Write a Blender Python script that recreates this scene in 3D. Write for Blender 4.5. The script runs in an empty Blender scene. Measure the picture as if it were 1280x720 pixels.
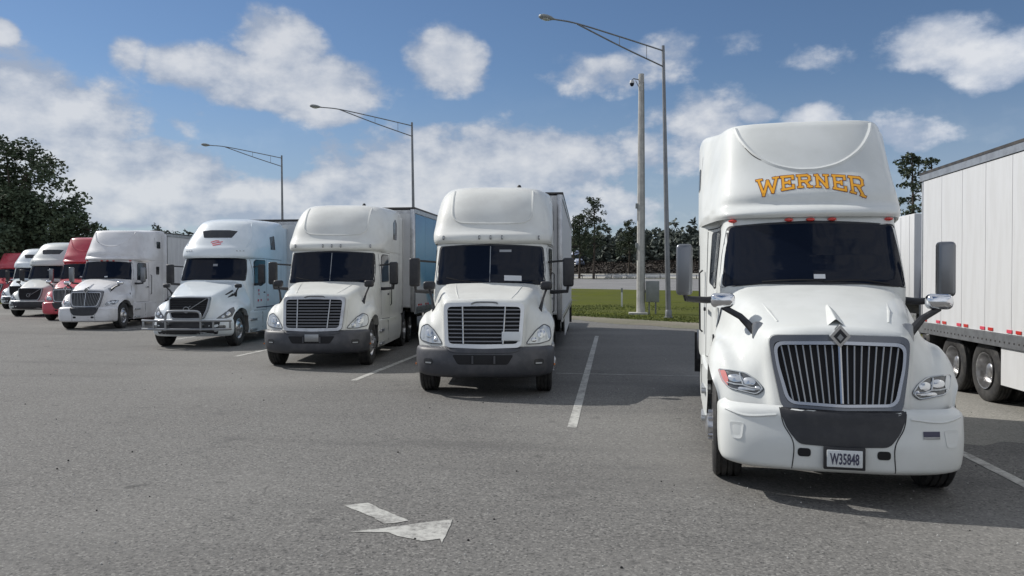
import bpy, bmesh, math, random
from mathutils import Vector, Matrix
from mathutils.bvhtree import BVHTree
random.seed(7)
SC = bpy.context.scene
COL = SC.collection
PI = math.pi

# ------------------------------------------------------------------ camera
PSI = math.radians(7.2); CAMH = 2.05
cam_d = bpy.data.cameras.new('camera'); cam = bpy.data.objects.new('camera', cam_d); COL.objects.link(cam)
cam_d.sensor_width = 36; cam_d.lens = 36 * 1000 / 1280; cam_d.clip_start = .1; cam_d.clip_end = 6000
cam.location = (0, 0, CAMH)
cam.rotation_euler = (PI / 2 - math.atan(14 / 1000), 0, PSI)
SC.camera = cam

# ------------------------------------------------------------------ sun, sky, exposure
SUN = Vector((-1.15, .48, 1.0)).normalized()          # direction towards the sun
SUN_EL = math.asin(SUN.z); SUN_AZ = math.atan2(SUN.x, SUN.y)
sd = bpy.data.lights.new('sun', 'SUN'); sun = bpy.data.objects.new('sun', sd); COL.objects.link(sun)
sd.energy = 4.1; sd.angle = math.radians(.53); sd.color = (1, .955, .89)
sun.rotation_euler = (-SUN).to_track_quat('-Z', 'Y').to_euler()
SC.view_settings.view_transform = 'Standard'; SC.view_settings.look = 'None'
SC.view_settings.exposure = 0.06; SC.view_settings.gamma = 1

W = bpy.data.worlds.new('World'); SC.world = W; W.use_nodes = True
nt = W.node_tree; nt.nodes.clear()
def wn(t, **k):
    n = nt.nodes.new(t)
    for a, b in k.items(): setattr(n, a, b)
    return n
def mth(tree, op, a, b=None, clamp=False):
    n = tree.nodes.new('ShaderNodeMath'); n.operation = op; n.use_clamp = clamp
    for i, v in enumerate((a, b)):
        if v is None: continue
        if isinstance(v, (int, float)): n.inputs[i].default_value = v
        else: tree.links.new(v, n.inputs[i])
    return n.outputs[0]
def smooth(tree, v, lo, hi, a=0., b=1.):
    n = tree.nodes.new('ShaderNodeMapRange'); n.interpolation_type = 'SMOOTHSTEP'
    tree.links.new(v, n.inputs[0])
    for i, x in enumerate((lo, hi, a, b)): n.inputs[i + 1].default_value = x
    return n.outputs[0]
sky = wn('ShaderNodeTexSky', sky_type='NISHITA', sun_disc=False)
sky.sun_elevation = SUN_EL; sky.sun_rotation = SUN_AZ; sky.air_density = 1.0; sky.dust_density = .1; sky.ozone_density = 2.5
tc = wn('ShaderNodeTexCoord')
sep = wn('ShaderNodeSeparateXYZ'); nt.links.new(tc.outputs['Generated'], sep.inputs[0])
az = mth(nt, 'ARCTAN2', sep.outputs[0], sep.outputs[1])
el = mth(nt, 'ARCSINE', sep.outputs[2])
# cloud domain: noise over a cloud-layer projection so clouds shrink towards the horizon
comb = wn('ShaderNodeCombineXYZ'); nt.links.new(az, comb.inputs[0]); nt.links.new(el, comb.inputs[1])
n1 = wn('ShaderNodeTexNoise'); n1.inputs['Scale'].default_value = 12; n1.inputs['Detail'].default_value = 8; n1.inputs['Roughness'].default_value = .58
n2 = wn('ShaderNodeTexNoise'); n2.inputs['Scale'].default_value = 3.2; n2.inputs['Detail'].default_value = 4
stretch = wn('ShaderNodeVectorMath', operation='MULTIPLY'); stretch.inputs[1].default_value = (1, 1.5, 1)
nt.links.new(comb.outputs[0], stretch.inputs[0])
nt.links.new(stretch.outputs[0], n1.inputs['Vector'])
n1b = wn('ShaderNodeTexNoise'); n1b.inputs['Scale'].default_value = 12; n1b.inputs['Detail'].default_value = 5; n1b.inputs['Roughness'].default_value = .52
shift = wn('ShaderNodeVectorMath', operation='ADD'); shift.inputs[1].default_value = (-.012, .028, 0); nt.links.new(stretch.outputs[0], shift.inputs[0]); nt.links.new(shift.outputs[0], n1b.inputs['Vector']); nt.links.new(tc.outputs['Generated'], n2.inputs['Vector'])
# (px, py, rx, ry, weight): clouds seen in the frame, converted to directions
CL = [(40, 150, 190, 90, 1.0), (150, 230, 230, 75, 1.0), (300, 255, 230, 50, .8), (350, 58, 72, 50, 1.0), (400, 112, 110, 48, 1.05), (250, 85, 85, 36, .85), (330, 95, 110, 40, .9),
      (320, 115, 95, 34, .8), (562, 78, 62, 50, 1.05), (760, 95, 130, 34, .62), (830, 70, 60, 36, .6), (600, 215, 260, 66, .9), (560, 175, 150, 34, .6), (700, 195, 120, 44, .85), (470, 250, 260, 50, .9), (740, 260, 160, 40, .7), (870, 150, 120, 50, .6),
      (820, 190, 120, 50, .6), (1010, 146, 60, 24, .85), (950, 143, 45, 20, .8), (1180, 55, 90, 44, .95), (1245, 78, 90, 46, .95),
      (1135, 175, 75, 46, .65), (918, 55, 40, 22, .5), (1010, 78, 55, 22, .4), (160, 70, 36, 34, .6), (5, 42, 26, 20, .8), (240, 150, 60, 40, .45),
      (1300, 230, 220, 60, .6)]
acc = None
for px, py, rx, ry, wgt in CL:
    th = math.atan((px - 640) / 1000); a = th - PSI; e = math.atan((346 - py) / 1000 * math.cos(th))
    s = wn('ShaderNodeVectorMath', operation='SUBTRACT'); nt.links.new(comb.outputs[0], s.inputs[0]); s.inputs[1].default_value = (a, e, 0)
    m = wn('ShaderNodeVectorMath', operation='MULTIPLY'); nt.links.new(s.outputs[0], m.inputs[0]); k = math.cos(th) ** 2
    m.inputs[1].default_value = (1000 / (rx * k), 1000 / (ry * math.cos(th)), 0)
    l = wn('ShaderNodeVectorMath', operation='LENGTH'); nt.links.new(m.outputs[0], l.inputs[0])
    v = mth(nt, 'MULTIPLY', smooth(nt, l.outputs['Value'], 1.35, 0.15), wgt)
    acc = v if acc is None else mth(nt, 'MAXIMUM', acc, v)
# elsewhere in the sky: broken cloud from noise alone, thickened out of view as fill
out_view = smooth(nt, mth(nt, 'ABSOLUTE', mth(nt, 'ADD', az, PSI)), .58, .8)
out_up = smooth(nt, el, .36, .55)
outside = mth(nt, 'MAXIMUM', out_view, out_up)
gen = mth(nt, 'MULTIPLY', smooth(nt, n2.outputs[0], .34, .56), outside)
acc = mth(nt, 'MAXIMUM', acc, mth(nt, 'MULTIPLY', gen, 1.0))
dens = mth(nt, 'ADD', acc, mth(nt, 'MULTIPLY', mth(nt, 'SUBTRACT', n1.outputs[0], .5), 1.5))
cover = smooth(nt, dens, .24, .62)
relief = mth(nt, 'SUBTRACT', n1.outputs[0], n1b.outputs[0])
core = mth(nt, 'ADD', smooth(nt, dens, .25, 1.0, 0., .72), mth(nt, 'MULTIPLY', relief, 2.6), True)
hz = smooth(nt, el, .26, .0)                    # milky air towards the horizon
cover = mth(nt, 'MAXIMUM', cover, mth(nt, 'MULTIPLY', hz, .68))
skymul = wn('ShaderNodeVectorMath', operation='SCALE'); skymul.inputs['Scale'].default_value = 1.0
nt.links.new(sky.outputs[0], skymul.inputs[0])
tint = wn('ShaderNodeMix', data_type='RGBA'); tint.blend_type = 'MULTIPLY'; tint.inputs[0].default_value = 1
nt.links.new(skymul.outputs[0], tint.inputs[6]); tint.inputs[7].default_value = (.77, .84, .94, 1)
ccol = wn('ShaderNodeMix', data_type='RGBA')
nt.links.new(core, ccol.inputs[0])
ccol.inputs[6].default_value = (4.3, 5.0, 6.3, 1); ccol.inputs[7].default_value = (8.3, 8.5, 8.9, 1)
# front-lit clouds away from the sun, boosted to fill the shaded truck fronts
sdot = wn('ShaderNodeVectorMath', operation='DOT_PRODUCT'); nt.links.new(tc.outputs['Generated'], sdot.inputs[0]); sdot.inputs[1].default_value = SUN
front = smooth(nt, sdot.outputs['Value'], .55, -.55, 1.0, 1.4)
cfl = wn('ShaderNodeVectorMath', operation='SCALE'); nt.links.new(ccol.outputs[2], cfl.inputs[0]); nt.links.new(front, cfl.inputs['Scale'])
mixs = wn('ShaderNodeMix', data_type='RGBA')
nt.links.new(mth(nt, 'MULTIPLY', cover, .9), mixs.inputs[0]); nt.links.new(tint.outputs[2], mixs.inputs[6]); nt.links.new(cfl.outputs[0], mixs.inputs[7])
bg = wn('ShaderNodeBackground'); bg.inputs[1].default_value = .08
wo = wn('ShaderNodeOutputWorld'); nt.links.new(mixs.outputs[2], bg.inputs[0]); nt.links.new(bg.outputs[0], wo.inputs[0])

# ------------------------------------------------------------------ materials
def mat(name, col, rough=.5, metal=0., var=None, vscale=3., vcol=None, bump=0., bscale=40., coat=0., spec=.5, alpha_noise=None, detail=6, lo=.4, hi=.62, stretch=None):
    m = bpy.data.materials.new(name); m.use_nodes = True
    t = m.node_tree; b = t.nodes['Principled BSDF']
    b.inputs['Base Color'].default_value = (*col, 1); b.inputs['Roughness'].default_value = rough; b.inputs['Metallic'].default_value = metal
    b.inputs['Coat Weight'].default_value = coat; b.inputs['Coat Roughness'].default_value = .09; b.inputs['Specular IOR Level'].default_value = spec
    tcn = t.nodes.new('ShaderNodeTexCoord')
    if vcol is not None:
        n = t.nodes.new('ShaderNodeTexNoise'); n.inputs['Scale'].default_value = vscale; n.inputs['Detail'].default_value = detail; n.inputs['Roughness'].default_value = .62
        if stretch:
            mp = t.nodes.new('ShaderNodeMapping'); mp.inputs['Scale'].default_value = stretch; t.links.new(tcn.outputs['Object'], mp.inputs[0]); t.links.new(mp.outputs[0], n.inputs['Vector'])
        else: t.links.new(tcn.outputs['Object'], n.inputs['Vector'])
        f = smooth(t, n.outputs[0], lo, hi, 0, var or 1.)
        mx = t.nodes.new('ShaderNodeMix'); mx.data_type = 'RGBA'; t.links.new(f, mx.inputs[0])
        mx.inputs[6].default_value = (*col, 1); mx.inputs[7].default_value = (*vcol, 1)
        t.links.new(mx.outputs[2], b.inputs['Base Color'])
    if bump:
        n = t.nodes.new('ShaderNodeTexNoise'); n.inputs['Scale'].default_value = bscale; n.inputs['Detail'].default_value = 5
        t.links.new(tcn.outputs['Object'], n.inputs['Vector'])
        bp = t.nodes.new('ShaderNodeBump'); bp.inputs['Strength'].default_value = bump; bp.inputs['Distance'].default_value = .02
        t.links.new(n.outputs[0], bp.inputs['Height']); t.links.new(bp.outputs[0], b.inputs['Normal'])
    return m
P = {}
P['white'] = mat('white_truck_paint', (.67, .69, .675), .55, var=.6, vscale=1.3, vcol=(.58, .60, .58), coat=.35, spec=.25)
P['pearl'] = mat('pearl_white_truck_paint', (.70, .75, .78), .35, var=.6, vscale=1.1, vcol=(.58, .64, .67), coat=.5)
P['creamy'] = mat('cream_white_truck_paint', (.68, .69, .66), .55, var=.6, vscale=1.5, vcol=(.59, .59, .56), coat=.35, spec=.25)
P['dusty'] = mat('dusty_white_truck_paint', (.68, .68, .69), .45, var=.7, vscale=.9, vcol=(.50, .49, .49), coat=.25)
P['grayw'] = mat('pale_grey_truck_paint', (.55, .585, .57), .42, var=.6, vscale=1., vcol=(.47, .5, .49), coat=.4)
P['bluegrey'] = mat('blue_grey_truck_paint', (.22, .27, .38), .5, var=.8, vscale=.5, vcol=(.5, .52, .6))
P['red'] = mat('red_truck_paint', (.50, .05, .075), .4, var=.5, vscale=1.2, vcol=(.38, .045, .06), coat=.6)
P['trailer'] = mat('white_trailer_skin', (.60, .61, .62), .45, var=.45, vscale=3, vcol=(.52, .525, .525), stretch=(1, 2.2, .25))
P['trailer2'] = mat('grey_white_trailer_skin', (.56, .57, .58), .5, var=.5, vscale=3, vcol=(.44, .45, .46), stretch=(1, 1.6, .25))
P['alu'] = mat('bare_aluminium', (.52, .53, .54), .38, .9, var=.6, vscale=6, vcol=(.36, .36, .37))
P['platedgrille'] = mat('bright_plated_grille', (.66, .67, .67), .3, .55)
P['chrome'] = mat('chrome', (.72, .73, .75), .12, 1.)
P['darkchrome'] = mat('smoked_chrome', (.15, .155, .165), .2, .95)
P['mirrorshell'] = mat('brushed_mirror_housing', (.20, .21, .225), .32, .85)
P['bezel'] = mat('dull_chrome_bezel', (.42, .43, .45), .22, 1.)
P['slat'] = mat('grey_grille_bars', (.20, .205, .215), .35, .6)
P['satin'] = mat('satin_grey_trim', (.30, .31, .32), .35, .75)
P['glass'] = mat('tinted_glass', (.007, .010, .019), .05, spec=.2)
P['sideglass'] = mat('side_window_glass', (.012, .016, .022), .07, spec=.5)
P['black'] = mat('black_plastic', (.014, .015, .019), .45, var=.6, vscale=8, vcol=(.03, .03, .033))
P['matteblack'] = mat('matte_black', (.008, .008, .01), .8)
P['rubber'] = mat('tyre_rubber', (.018, .018, .019), .75, var=.8, vscale=9, vcol=(.045, .043, .04), bump=.25, bscale=60)
P['grey'] = mat('grey_bumper_plastic', (.048, .051, .06), .5, var=.7, vscale=4, vcol=(.08, .08, .088), bump=.1, bscale=150)
P['chassis'] = mat('chassis_paint', (.025, .025, .028), .6, var=.7, vscale=7, vcol=(.07, .06, .05))
P['steelrim'] = mat('polished_wheel_metal', (.62, .62, .63), .28, .9, var=.6, vscale=12, vcol=(.4, .39, .37))
P['amber'] = mat('amber_lens', (.75, .22, .03), .2, coat=.8)
P['turnred'] = mat('faded_red_turn_lens', (.62, .22, .20), .2, coat=.8)
P['redlens'] = mat('red_lens', (.55, .04, .03), .2, coat=.8)
P['seam'] = mat('panel_gap', (.03, .03, .032), .8)
P['gold'] = mat('gold_lettering', (.86, .40, .02), .4)
P['maroon'] = mat('maroon_outline', (.16, .025, .03), .45)
P['redprint'] = mat('red_print', (.60, .06, .10), .5)
P['darkprint'] = mat('dark_print', (.05, .05, .09), .5)
P['paper'] = mat('white_paper', (.6, .62, .64), .7)
P['platew'] = mat('licence_plate_enamel', (.62, .65, .66), .45)
P['lamp_reflector'] = mat('headlamp_reflector', (.60, .62, .64), .18, .85)
P['lampdark'] = mat('headlamp_housing', (.09, .095, .10), .25, .3, coat=.8)
P['lens'] = mat('headlamp_lens', (.5, .53, .55), .08, .35, coat=1.)
P['galv'] = mat('galvanised_pole', (.23, .24, .25), .5, .6, var=.5, vscale=2, vcol=(.15, .155, .165))
P['concrete'] = mat('pale_concrete', (.46, .455, .43), .85, var=.8, vscale=2.5, vcol=(.35, .345, .33), bump=.2, bscale=30)
P['cabinet'] = mat('painted_steel_cabinet', (.24, .255, .25), .5, var=.5, vscale=3, vcol=(.18, .19, .19))
P['bark'] = mat('bark', (.07, .055, .042), .9, var=1, vscale=6, vcol=(.035, .028, .022), bump=.6, bscale=12)
def leafmat(name, a, b):
    m = mat(name, a, .75, var=1., vscale=.55, vcol=b, detail=3, lo=.35, hi=.65, spec=.2); return m
P['oak'] = leafmat('oak_leaves', (.06, .085, .055), (.095, .12, .07))
P['pine'] = leafmat('pine_needles', (.040, .058, .038), (.065, .08, .045))
P['wood'] = leafmat('distant_foliage', (.075, .09, .082), (.10, .115, .095))  # lightened and blued: distance haze put into the leaf colour

def mural():
    m = mat('blue_picture_print', (.1, .3, .5), .45); t = m.node_tree; b = t.nodes['Principled BSDF']
    tcn = t.nodes.new('ShaderNodeTexCoord'); m['tc'] = tcn.name; s = t.nodes.new('ShaderNodeSeparateXYZ'); t.links.new(tcn.outputs['Object'], s.inputs[0])
    n = t.nodes.new('ShaderNodeTexNoise'); n.inputs['Scale'].default_value = .7; n.inputs['Detail'].default_value = 6; t.links.new(tcn.outputs['Object'], n.inputs['Vector'])
    # distance along the trailer and height in the trailer's own space
    v = mth(t, 'ADD', mth(t, 'ADD', mth(t, 'MULTIPLY', s.outputs[2], .30), mth(t, 'MULTIPLY', s.outputs[1], .10)), mth(t, 'MULTIPLY', n.outputs[0], .5))
    r = t.nodes.new('ShaderNodeValToRGB'); t.links.new(v, r.inputs[0]); c = r.color_ramp
    c.elements[0].position = .80; c.elements[0].color = (.60, .62, .63, 1); c.elements[1].position = 1.0; c.elements[1].color = (.09, .27, .42, 1)
    for p_, q_ in ((.90, (.22, .40, .50, 1)),): e = c.elements.new(p_); e.color = q_
    dk = smooth(t, mth(t, 'ADD', mth(t, 'MULTIPLY', s.outputs[2], .3), mth(t, 'MULTIPLY', n.outputs[0], .6)), 1.2, 1.5, 0, .7)
    mx = t.nodes.new('ShaderNodeMix'); mx.data_type = 'RGBA'; t.links.new(dk, mx.inputs[0]); t.links.new(r.outputs[0], mx.inputs[6]); mx.inputs[7].default_value = (.08, .2, .36, 1)
    t.links.new(mx.outputs[2], b.inputs['Base Color']); return m
P['mural'] = mural()

def ground_material(name, base, light, dark, stain, patch, scale=1., bump=.6, speck=1., cracks=False):
    """aged asphalt or similar: aggregate, mottling, stains and cracks of their own shape"""
    m = bpy.data.materials.new(name); m.use_nodes = True; t = m.node_tree; b = t.nodes['Principled BSDF']
    b.inputs['Roughness'].default_value = .88; b.inputs['Specular IOR Level'].default_value = .35
    tcn = t.nodes.new('ShaderNodeTexCoord'); O = tcn.outputs['Object']
    def noise(sc, det=5, ro=.6, vec=O):
        n = t.nodes.new('ShaderNodeTexNoise'); n.inputs['Scale'].default_value = sc; n.inputs['Detail'].default_value = det; n.inputs['Roughness'].default_value = ro
        t.links.new(vec, n.inputs['Vector']); return n.outputs[0]
    def mix(f, a, bb, blend='MIX'):
        x = t.nodes.new('ShaderNodeMix'); x.data_type = 'RGBA'; x.blend_type = blend
        for i, v in ((0, f), (6, a), (7, bb)):
            if isinstance(v, (int, float)): x.inputs[i].default_value = v
            elif isinstance(v, tuple): x.inputs[i].default_value = (*v, 1)
            else: t.links.new(v, x.inputs[i])
        return x.outputs[2]
    vor = t.nodes.new('ShaderNodeTexVoronoi'); vor.inputs['Scale'].default_value = 55 * scale; t.links.new(O, vor.inputs['Vector'])
    vsep = t.nodes.new('ShaderNodeSeparateColor'); t.links.new(vor.outputs['Color'], vsep.inputs[0])
    c = mix(smooth(t, noise(.35, 4), .35, .65), base, patch)
    c = mix(smooth(t, vsep.outputs[0], .72, .95, 0, .75 * speck), c, light)
    c = mix(smooth(t, vsep.outputs[1], .72, .95, 0, .8 * speck), c, dark)
    c = mix(smooth(t, noise(28 * scale, 4, .7), .38, .62, 0, .34 * speck), c, light)
    c = mix(smooth(t, noise(17 * scale, 3, .6), .55, .72, 0, .5 * speck), c, dark)
    c = mix(smooth(t, noise(9 * scale, 3, .6), .58, .75, 0, .28 * speck), c, light)
    # long streaks from traffic
    mp = t.nodes.new('ShaderNodeMapping'); mp.inputs['Rotation'].default_value = (0, 0, .75); mp.inputs['Scale'].default_value = (.12, .9, 1); t.links.new(O, mp.inputs[0])
    c = mix(smooth(t, noise(1.1, 5, .6, mp.outputs[0]), .50, .72, 0, .45), c, stain)
    c = mix(smooth(t, noise(.9, 6, .72), .57, .70, 0, .5), c, stain)
    c = mix(smooth(t, noise(2.7, 3, .5), .66, .74, 0, .5), c, dark)
    c = mix(smooth(t, noise(.16, 2, .5), .45, .7, 0, .35), c, light)
    if cracks:
        nd = t.nodes.new('ShaderNodeTexNoise'); nd.inputs['Scale'].default_value = 1.3; nd.inputs['Detail'].default_value = 6; t.links.new(O, nd.inputs['Vector'])
        ad = t.nodes.new('ShaderNodeVectorMath'); ad.operation = 'ADD'; t.links.new(O, ad.inputs[0]); t.links.new(nd.outputs['Color'], ad.inputs[1])
        vc = t.nodes.new('ShaderNodeTexVoronoi'); vc.feature = 'DISTANCE_TO_EDGE'; vc.inputs['Scale'].default_value = .22; t.links.new(ad.outputs[0], vc.inputs['Vector'])
        line = smooth(t, vc.outputs['Distance'], .0035, .0008)
        c = mix(mth(t, 'MULTIPLY', line, smooth(t, noise(.5, 3), .5, .65, 0, .4)), c, (.03, .03, .03))
    t.links.new(c, b.inputs['Base Color'])
    bp = t.nodes.new('ShaderNodeBump'); bp.inputs['Strength'].default_value = bump; bp.inputs['Distance'].default_value = .008
    h = mth(t, 'ADD', vsep.outputs[2], noise(60 * scale, 3))
    t.links.new(h, bp.inputs['Height']); t.links.new(bp.outputs[0], b.inputs['Normal'])
    return m
P['asphalt'] = ground_material('weathered_asphalt', (.114, .111, .106), (.26, .255, .24), (.030, .030, .031), (.078, .077, .076), (.132, .13, .124), cracks=True)
P['palepave'] = ground_material('sunlit_worn_asphalt', (.25, .24, .215), (.34, .33, .30), (.12, .12, .11), (.20, .195, .175), (.21, .205, .185), bump=.4)  # pale tan worn asphalt, with sunlight put into its colour
P['dirt'] = ground_material('sandy_verge', (.16, .14, .105), (.26, .24, .19), (.07, .065, .05), (.11, .10, .07), (.12, .125, .07), scale=.5)
P['grassbase'] = ground_material('mown_grass_ground', (.074, .086, .024), (.11, .112, .04), (.045, .06, .008), (.11, .115, .02), (.085, .10, .015), scale=.15, speck=.5)
P['grassbase'].node_tree.nodes['Principled BSDF'].inputs['Specular IOR Level'].default_value = .03
P['roadsurf'] = ground_material('highway_asphalt', (.17, .17, .17), (.25, .25, .25), (.1, .1, .1), (.13, .13, .13), (.2, .2, .2), scale=.3, speck=.4)
P['brush'] = ground_material('dry_brush_ground', (.036, .031, .027), (.05, .042, .034), (.022, .021, .018), (.03, .03, .023), (.042, .036, .03), scale=.03)

def worn_paint(name, col, under, lo=.42, hi=.56):
    m = bpy.data.materials.new(name); m.use_nodes = True; t = m.node_tree; b = t.nodes['Principled BSDF']; b.inputs['Roughness'].default_value = .7
    tcn = t.nodes.new('ShaderNodeTexCoord')
    n = t.nodes.new('ShaderNodeTexNoise'); n.inputs['Scale'].default_value = 14; n.inputs['Detail'].default_value = 8; n.inputs['Roughness'].default_value = .75
    n3 = t.nodes.new('ShaderNodeTexNoise'); n3.inputs['Scale'].default_value = 3; n3.inputs['Detail'].default_value = 4
    t.links.new(tcn.outputs['Object'], n.inputs['Vector']); t.links.new(tcn.outputs['Object'], n3.inputs['Vector'])
    f = smooth(t, mth(t, 'ADD', mth(t, 'MULTIPLY', n.outputs[0], .65), mth(t, 'MULTIPLY', n3.outputs[0], .35)), lo, hi)
    mx = t.nodes.new('ShaderNodeMix'); mx.data_type = 'RGBA'; t.links.new(f, mx.inputs[0]); mx.inputs[6].default_value = (*col, 1); mx.inputs[7].default_value = (*under, 1)
    t.links.new(mx.outputs[2], b.inputs['Base Color']); return m
P['roadpaint'] = worn_paint('worn_white_road_paint', (.46, .46, .43), (.19, .185, .175), .42, .62)
P['roadpaint2'] = worn_paint('faded_white_road_paint', (.42, .42, .40), (.15, .148, .14), .42, .62)

# ------------------------------------------------------------------ object helpers
def tag(o, label=None, cat=None, group=None, kind=None):
    if label: o['label'] = label
    if cat: o['category'] = cat
    if group: o['group'] = group
    if kind: o['kind'] = kind
    return o
def thing(name, label, cat, loc=(0, 0, 0), rz=0, group=None):
    o = bpy.data.objects.new(name, None); COL.objects.link(o); o.location = loc; o.rotation_euler = (0, 0, rz); o.empty_display_size = .3
    return tag(o, label, cat, group)
def link(name, me, parent=None, label=None):
    o = bpy.data.objects.new(name, me); COL.objects.link(o)
    if parent is not None: o.parent = parent
    if label: o['label'] = label
    return o
def obj(name, bm, m, parent=None, label=None, angle=38, smoothed=True):
    me = bpy.data.meshes.new(name)
    bmesh.ops.recalc_face_normals(bm, faces=bm.faces)
    bm.to_mesh(me); bm.free()
    me.materials.append(m)
    if smoothed:
        me.shade_smooth(); me.set_sharp_from_angle(angle=math.radians(angle))
    return link(name, me, parent, label)
def struct(name, bm, m):
    return tag(obj(name, bm, m, smoothed=False), kind='structure')
def NB(): return bmesh.new()
def box(bm, c, s, b=0., rot=None, seg=2):
    g = bmesh.ops.create_cube(bm, size=1); vs = g['verts']
    bmesh.ops.scale(bm, vec=s, verts=vs)
    if b > 0:
        es = list({e for v in vs for e in v.link_edges})
        r = bmesh.ops.bevel(bm, geom=es, offset=b, segments=seg, affect='EDGES', profile=.5)
        vs = list({v for f in r['faces'] for v in f.verts} | {v for v in vs if v.is_valid})
    M_ = Matrix.Translation(c)
    if rot: M_ = M_ @ (rot if isinstance(rot, Matrix) else Matrix.Rotation(rot, 4, 'Z'))
    bmesh.ops.transform(bm, matrix=M_, verts=vs)
    return vs
def tube(bm, pts, r, seg=8, caps=True, squash=None):
    pts = [Vector(p) for p in pts]; rings = []
    n = len(pts); rs = r if isinstance(r, (list, tuple)) else [r] * n
    ref = None
    for i, p in enumerate(pts):
        d = (pts[min(i + 1, n - 1)] - pts[max(i - 1, 0)]).normalized()
        if ref is None: ref = Vector((0, 0, 1)) if abs(d.z) < .9 else Vector((1, 0, 0))
        u = d.cross(ref).normalized(); v = u.cross(d).normalized(); ref = v
        rings.append([bm.verts.new(p + (u * math.cos(2 * PI * k / seg) + v * math.sin(2 * PI * k / seg)) * rs[i]) for k in range(seg)])
    for a, b in zip(rings, rings[1:]):
        for k in range(seg): bm.faces.new((a[k], a[(k + 1) % seg], b[(k + 1) % seg], b[k]))
    if caps:
        bm.faces.new(rings[0][::-1]); bm.faces.new(rings[-1])
def lathe(bm, prof, c, axis='x', seg=32, closed=False, cap=True):
    """prof: list of (radius, along)"""
    rings = []
    for r, t in prof:
        ring = []
        for k in range(seg):
            a = 2 * PI * k / seg; u, v = r * math.cos(a), r * math.sin(a)
            p = {'x': (t, u, v), 'y': (u, t, v), 'z': (u, v, t)}[axis]
            ring.append(bm.verts.new((c[0] + p[0], c[1] + p[1], c[2] + p[2])))
        rings.append(ring)
    pr = list(zip(rings, rings[1:])) + ([(rings[-1], rings[0])] if closed else [])
    for a, b in pr:
        for k in range(seg): bm.faces.new((a[k], a[(k + 1) % seg], b[(k + 1) % seg], b[k]))
    if not closed and cap:
        for rg, rr in ((rings[0], prof[0][0]), (rings[-1], prof[-1][0])):
            if rr > 1e-4: bm.faces.new(rg)
def prism(bm, pts, d):
    """polygon pts (3D, planar) pushed by vector d"""
    a = [bm.verts.new(p) for p in pts]; b = [bm.verts.new(Vector(p) + Vector(d)) for p in pts]; n = len(pts)
    bm.faces.new(a); bm.faces.new(b[::-1])
    for i in range(n): bm.faces.new((a[i], b[i], b[(i + 1) % n], a[(i + 1) % n]))
def cr(pts, t):
    n = len(pts); i = min(int(t), n - 2); f = t - i
    p1, p2 = pts[i], pts[i + 1]
    p0 = pts[i - 1] if i > 0 else p1 * 2 - p2
    p3 = pts[i + 2] if i + 2 < n else p2 * 2 - p1
    return .5 * ((2 * p1) + (p2 - p0) * f + (2 * p0 - 5 * p1 + 4 * p2 - p3) * f * f + (3 * p1 - p0 - 3 * p2 + p3) * f ** 3)
def curve(pts, n):
    pts = [Vector(p) for p in pts]; m = len(pts) - 1
    return [cr(pts, m * i / n) for i in range(n + 1)]
def surf(rows, sub_in=4, sub_out=4):
    """rows of equal length -> dense grid of points (Catmull-Rom both ways)"""
    R = [curve(r, (len(r) - 1) * sub_in) for r in rows]
    colsn = len(R[0]); cols = [curve([r[j] for r in R], (len(rows) - 1) * sub_out) for j in range(colsn)]
    return [[cols[j][i] for j in range(colsn)] for i in range(len(cols[0]))]
def mir_in(rows):      # rows run from the centre line outwards
    return [[Vector((-p[0], p[1], p[2])) for p in r[:0:-1]] + [Vector(p) for p in r] for r in rows]
def mir_out(rows):     # the first row is the centre line
    return [[Vector((-p[0], p[1], p[2])) for p in r] for r in rows[:0:-1]] + [[Vector(p) for p in r] for r in rows]
def gridmesh(bm, G):
    V = [[bm.verts.new(p) for p in r] for r in G]
    for a, b in zip(V, V[1:]):
        for j in range(len(a) - 1):
            try: bm.faces.new((a[j], a[j + 1], b[j + 1], b[j]))
            except ValueError: pass
    return V
class Skin:
    """a built shell other pieces are seated on (by casting onto it)"""
    def __init__(s, grids):
        vs, fs = [], []
        for G in grids:
            o = len(vs); w = len(G[0])
            for r in G: vs += r
            for i in range(len(G) - 1):
                for j in range(w - 1): fs.append((o + i * w + j, o + i * w + j + 1, o + (i + 1) * w + j + 1, o + (i + 1) * w + j))
        s.t = BVHTree.FromPolygons(vs, fs)
    def front(s, x, z, off=0.):
        h = s.t.ray_cast(Vector((x, -3, z)), Vector((0, 1, 0)))
        if h[0] is None:
            n = s.t.find_nearest(Vector((x, 0, z))); p = n[0]; return Vector((x, p.y - off, z))
        return h[0] - Vector((0, off, 0))
    def side(s, sg, y, z, off=0.):
        h = s.t.ray_cast(Vector((sg * 4, y, z)), Vector((-sg, 0, 0)))
        if h[0] is None:
            n = s.t.find_nearest(Vector((sg * 1.3, y, z))); return Vector((n[0].x + sg * off, y, z))
        return h[0] + Vector((sg * off, 0, 0))
    def top(s, x, y, off=0.):
        h = s.t.ray_cast(Vector((x, y, 9)), Vector((0, 0, -1)))
        if h[0] is None: return Vector((x, y, 2))
        return h[0] + Vector((0, 0, off))
def rounded(pts, r=.05, n=4):
    out = []; k = len(pts)
    for i in range(k):
        p0, p1, p2 = Vector(pts[i - 1]), Vector(pts[i]), Vector(pts[(i + 1) % k])
        a = (p0 - p1); b = (p2 - p1); ra = min(r, a.length * .45); rb = min(r, b.length * .45)
        A = p1 + a.normalized() * ra; B = p1 + b.normalized() * rb
        for j in range(n + 1):
            t = j / n; out.append((1 - t) ** 2 * A + 2 * t * (1 - t) * p1 + t * t * B)
    return out
def densify(pts, step=.12):
    out = []; k = len(pts)
    for i in range(k):
        a, b = Vector(pts[i]), Vector(pts[(i + 1) % k]); n = max(1, int((b - a).length / step))
        for j in range(n): out.append(a.lerp(b, j / n))
    return out
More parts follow.
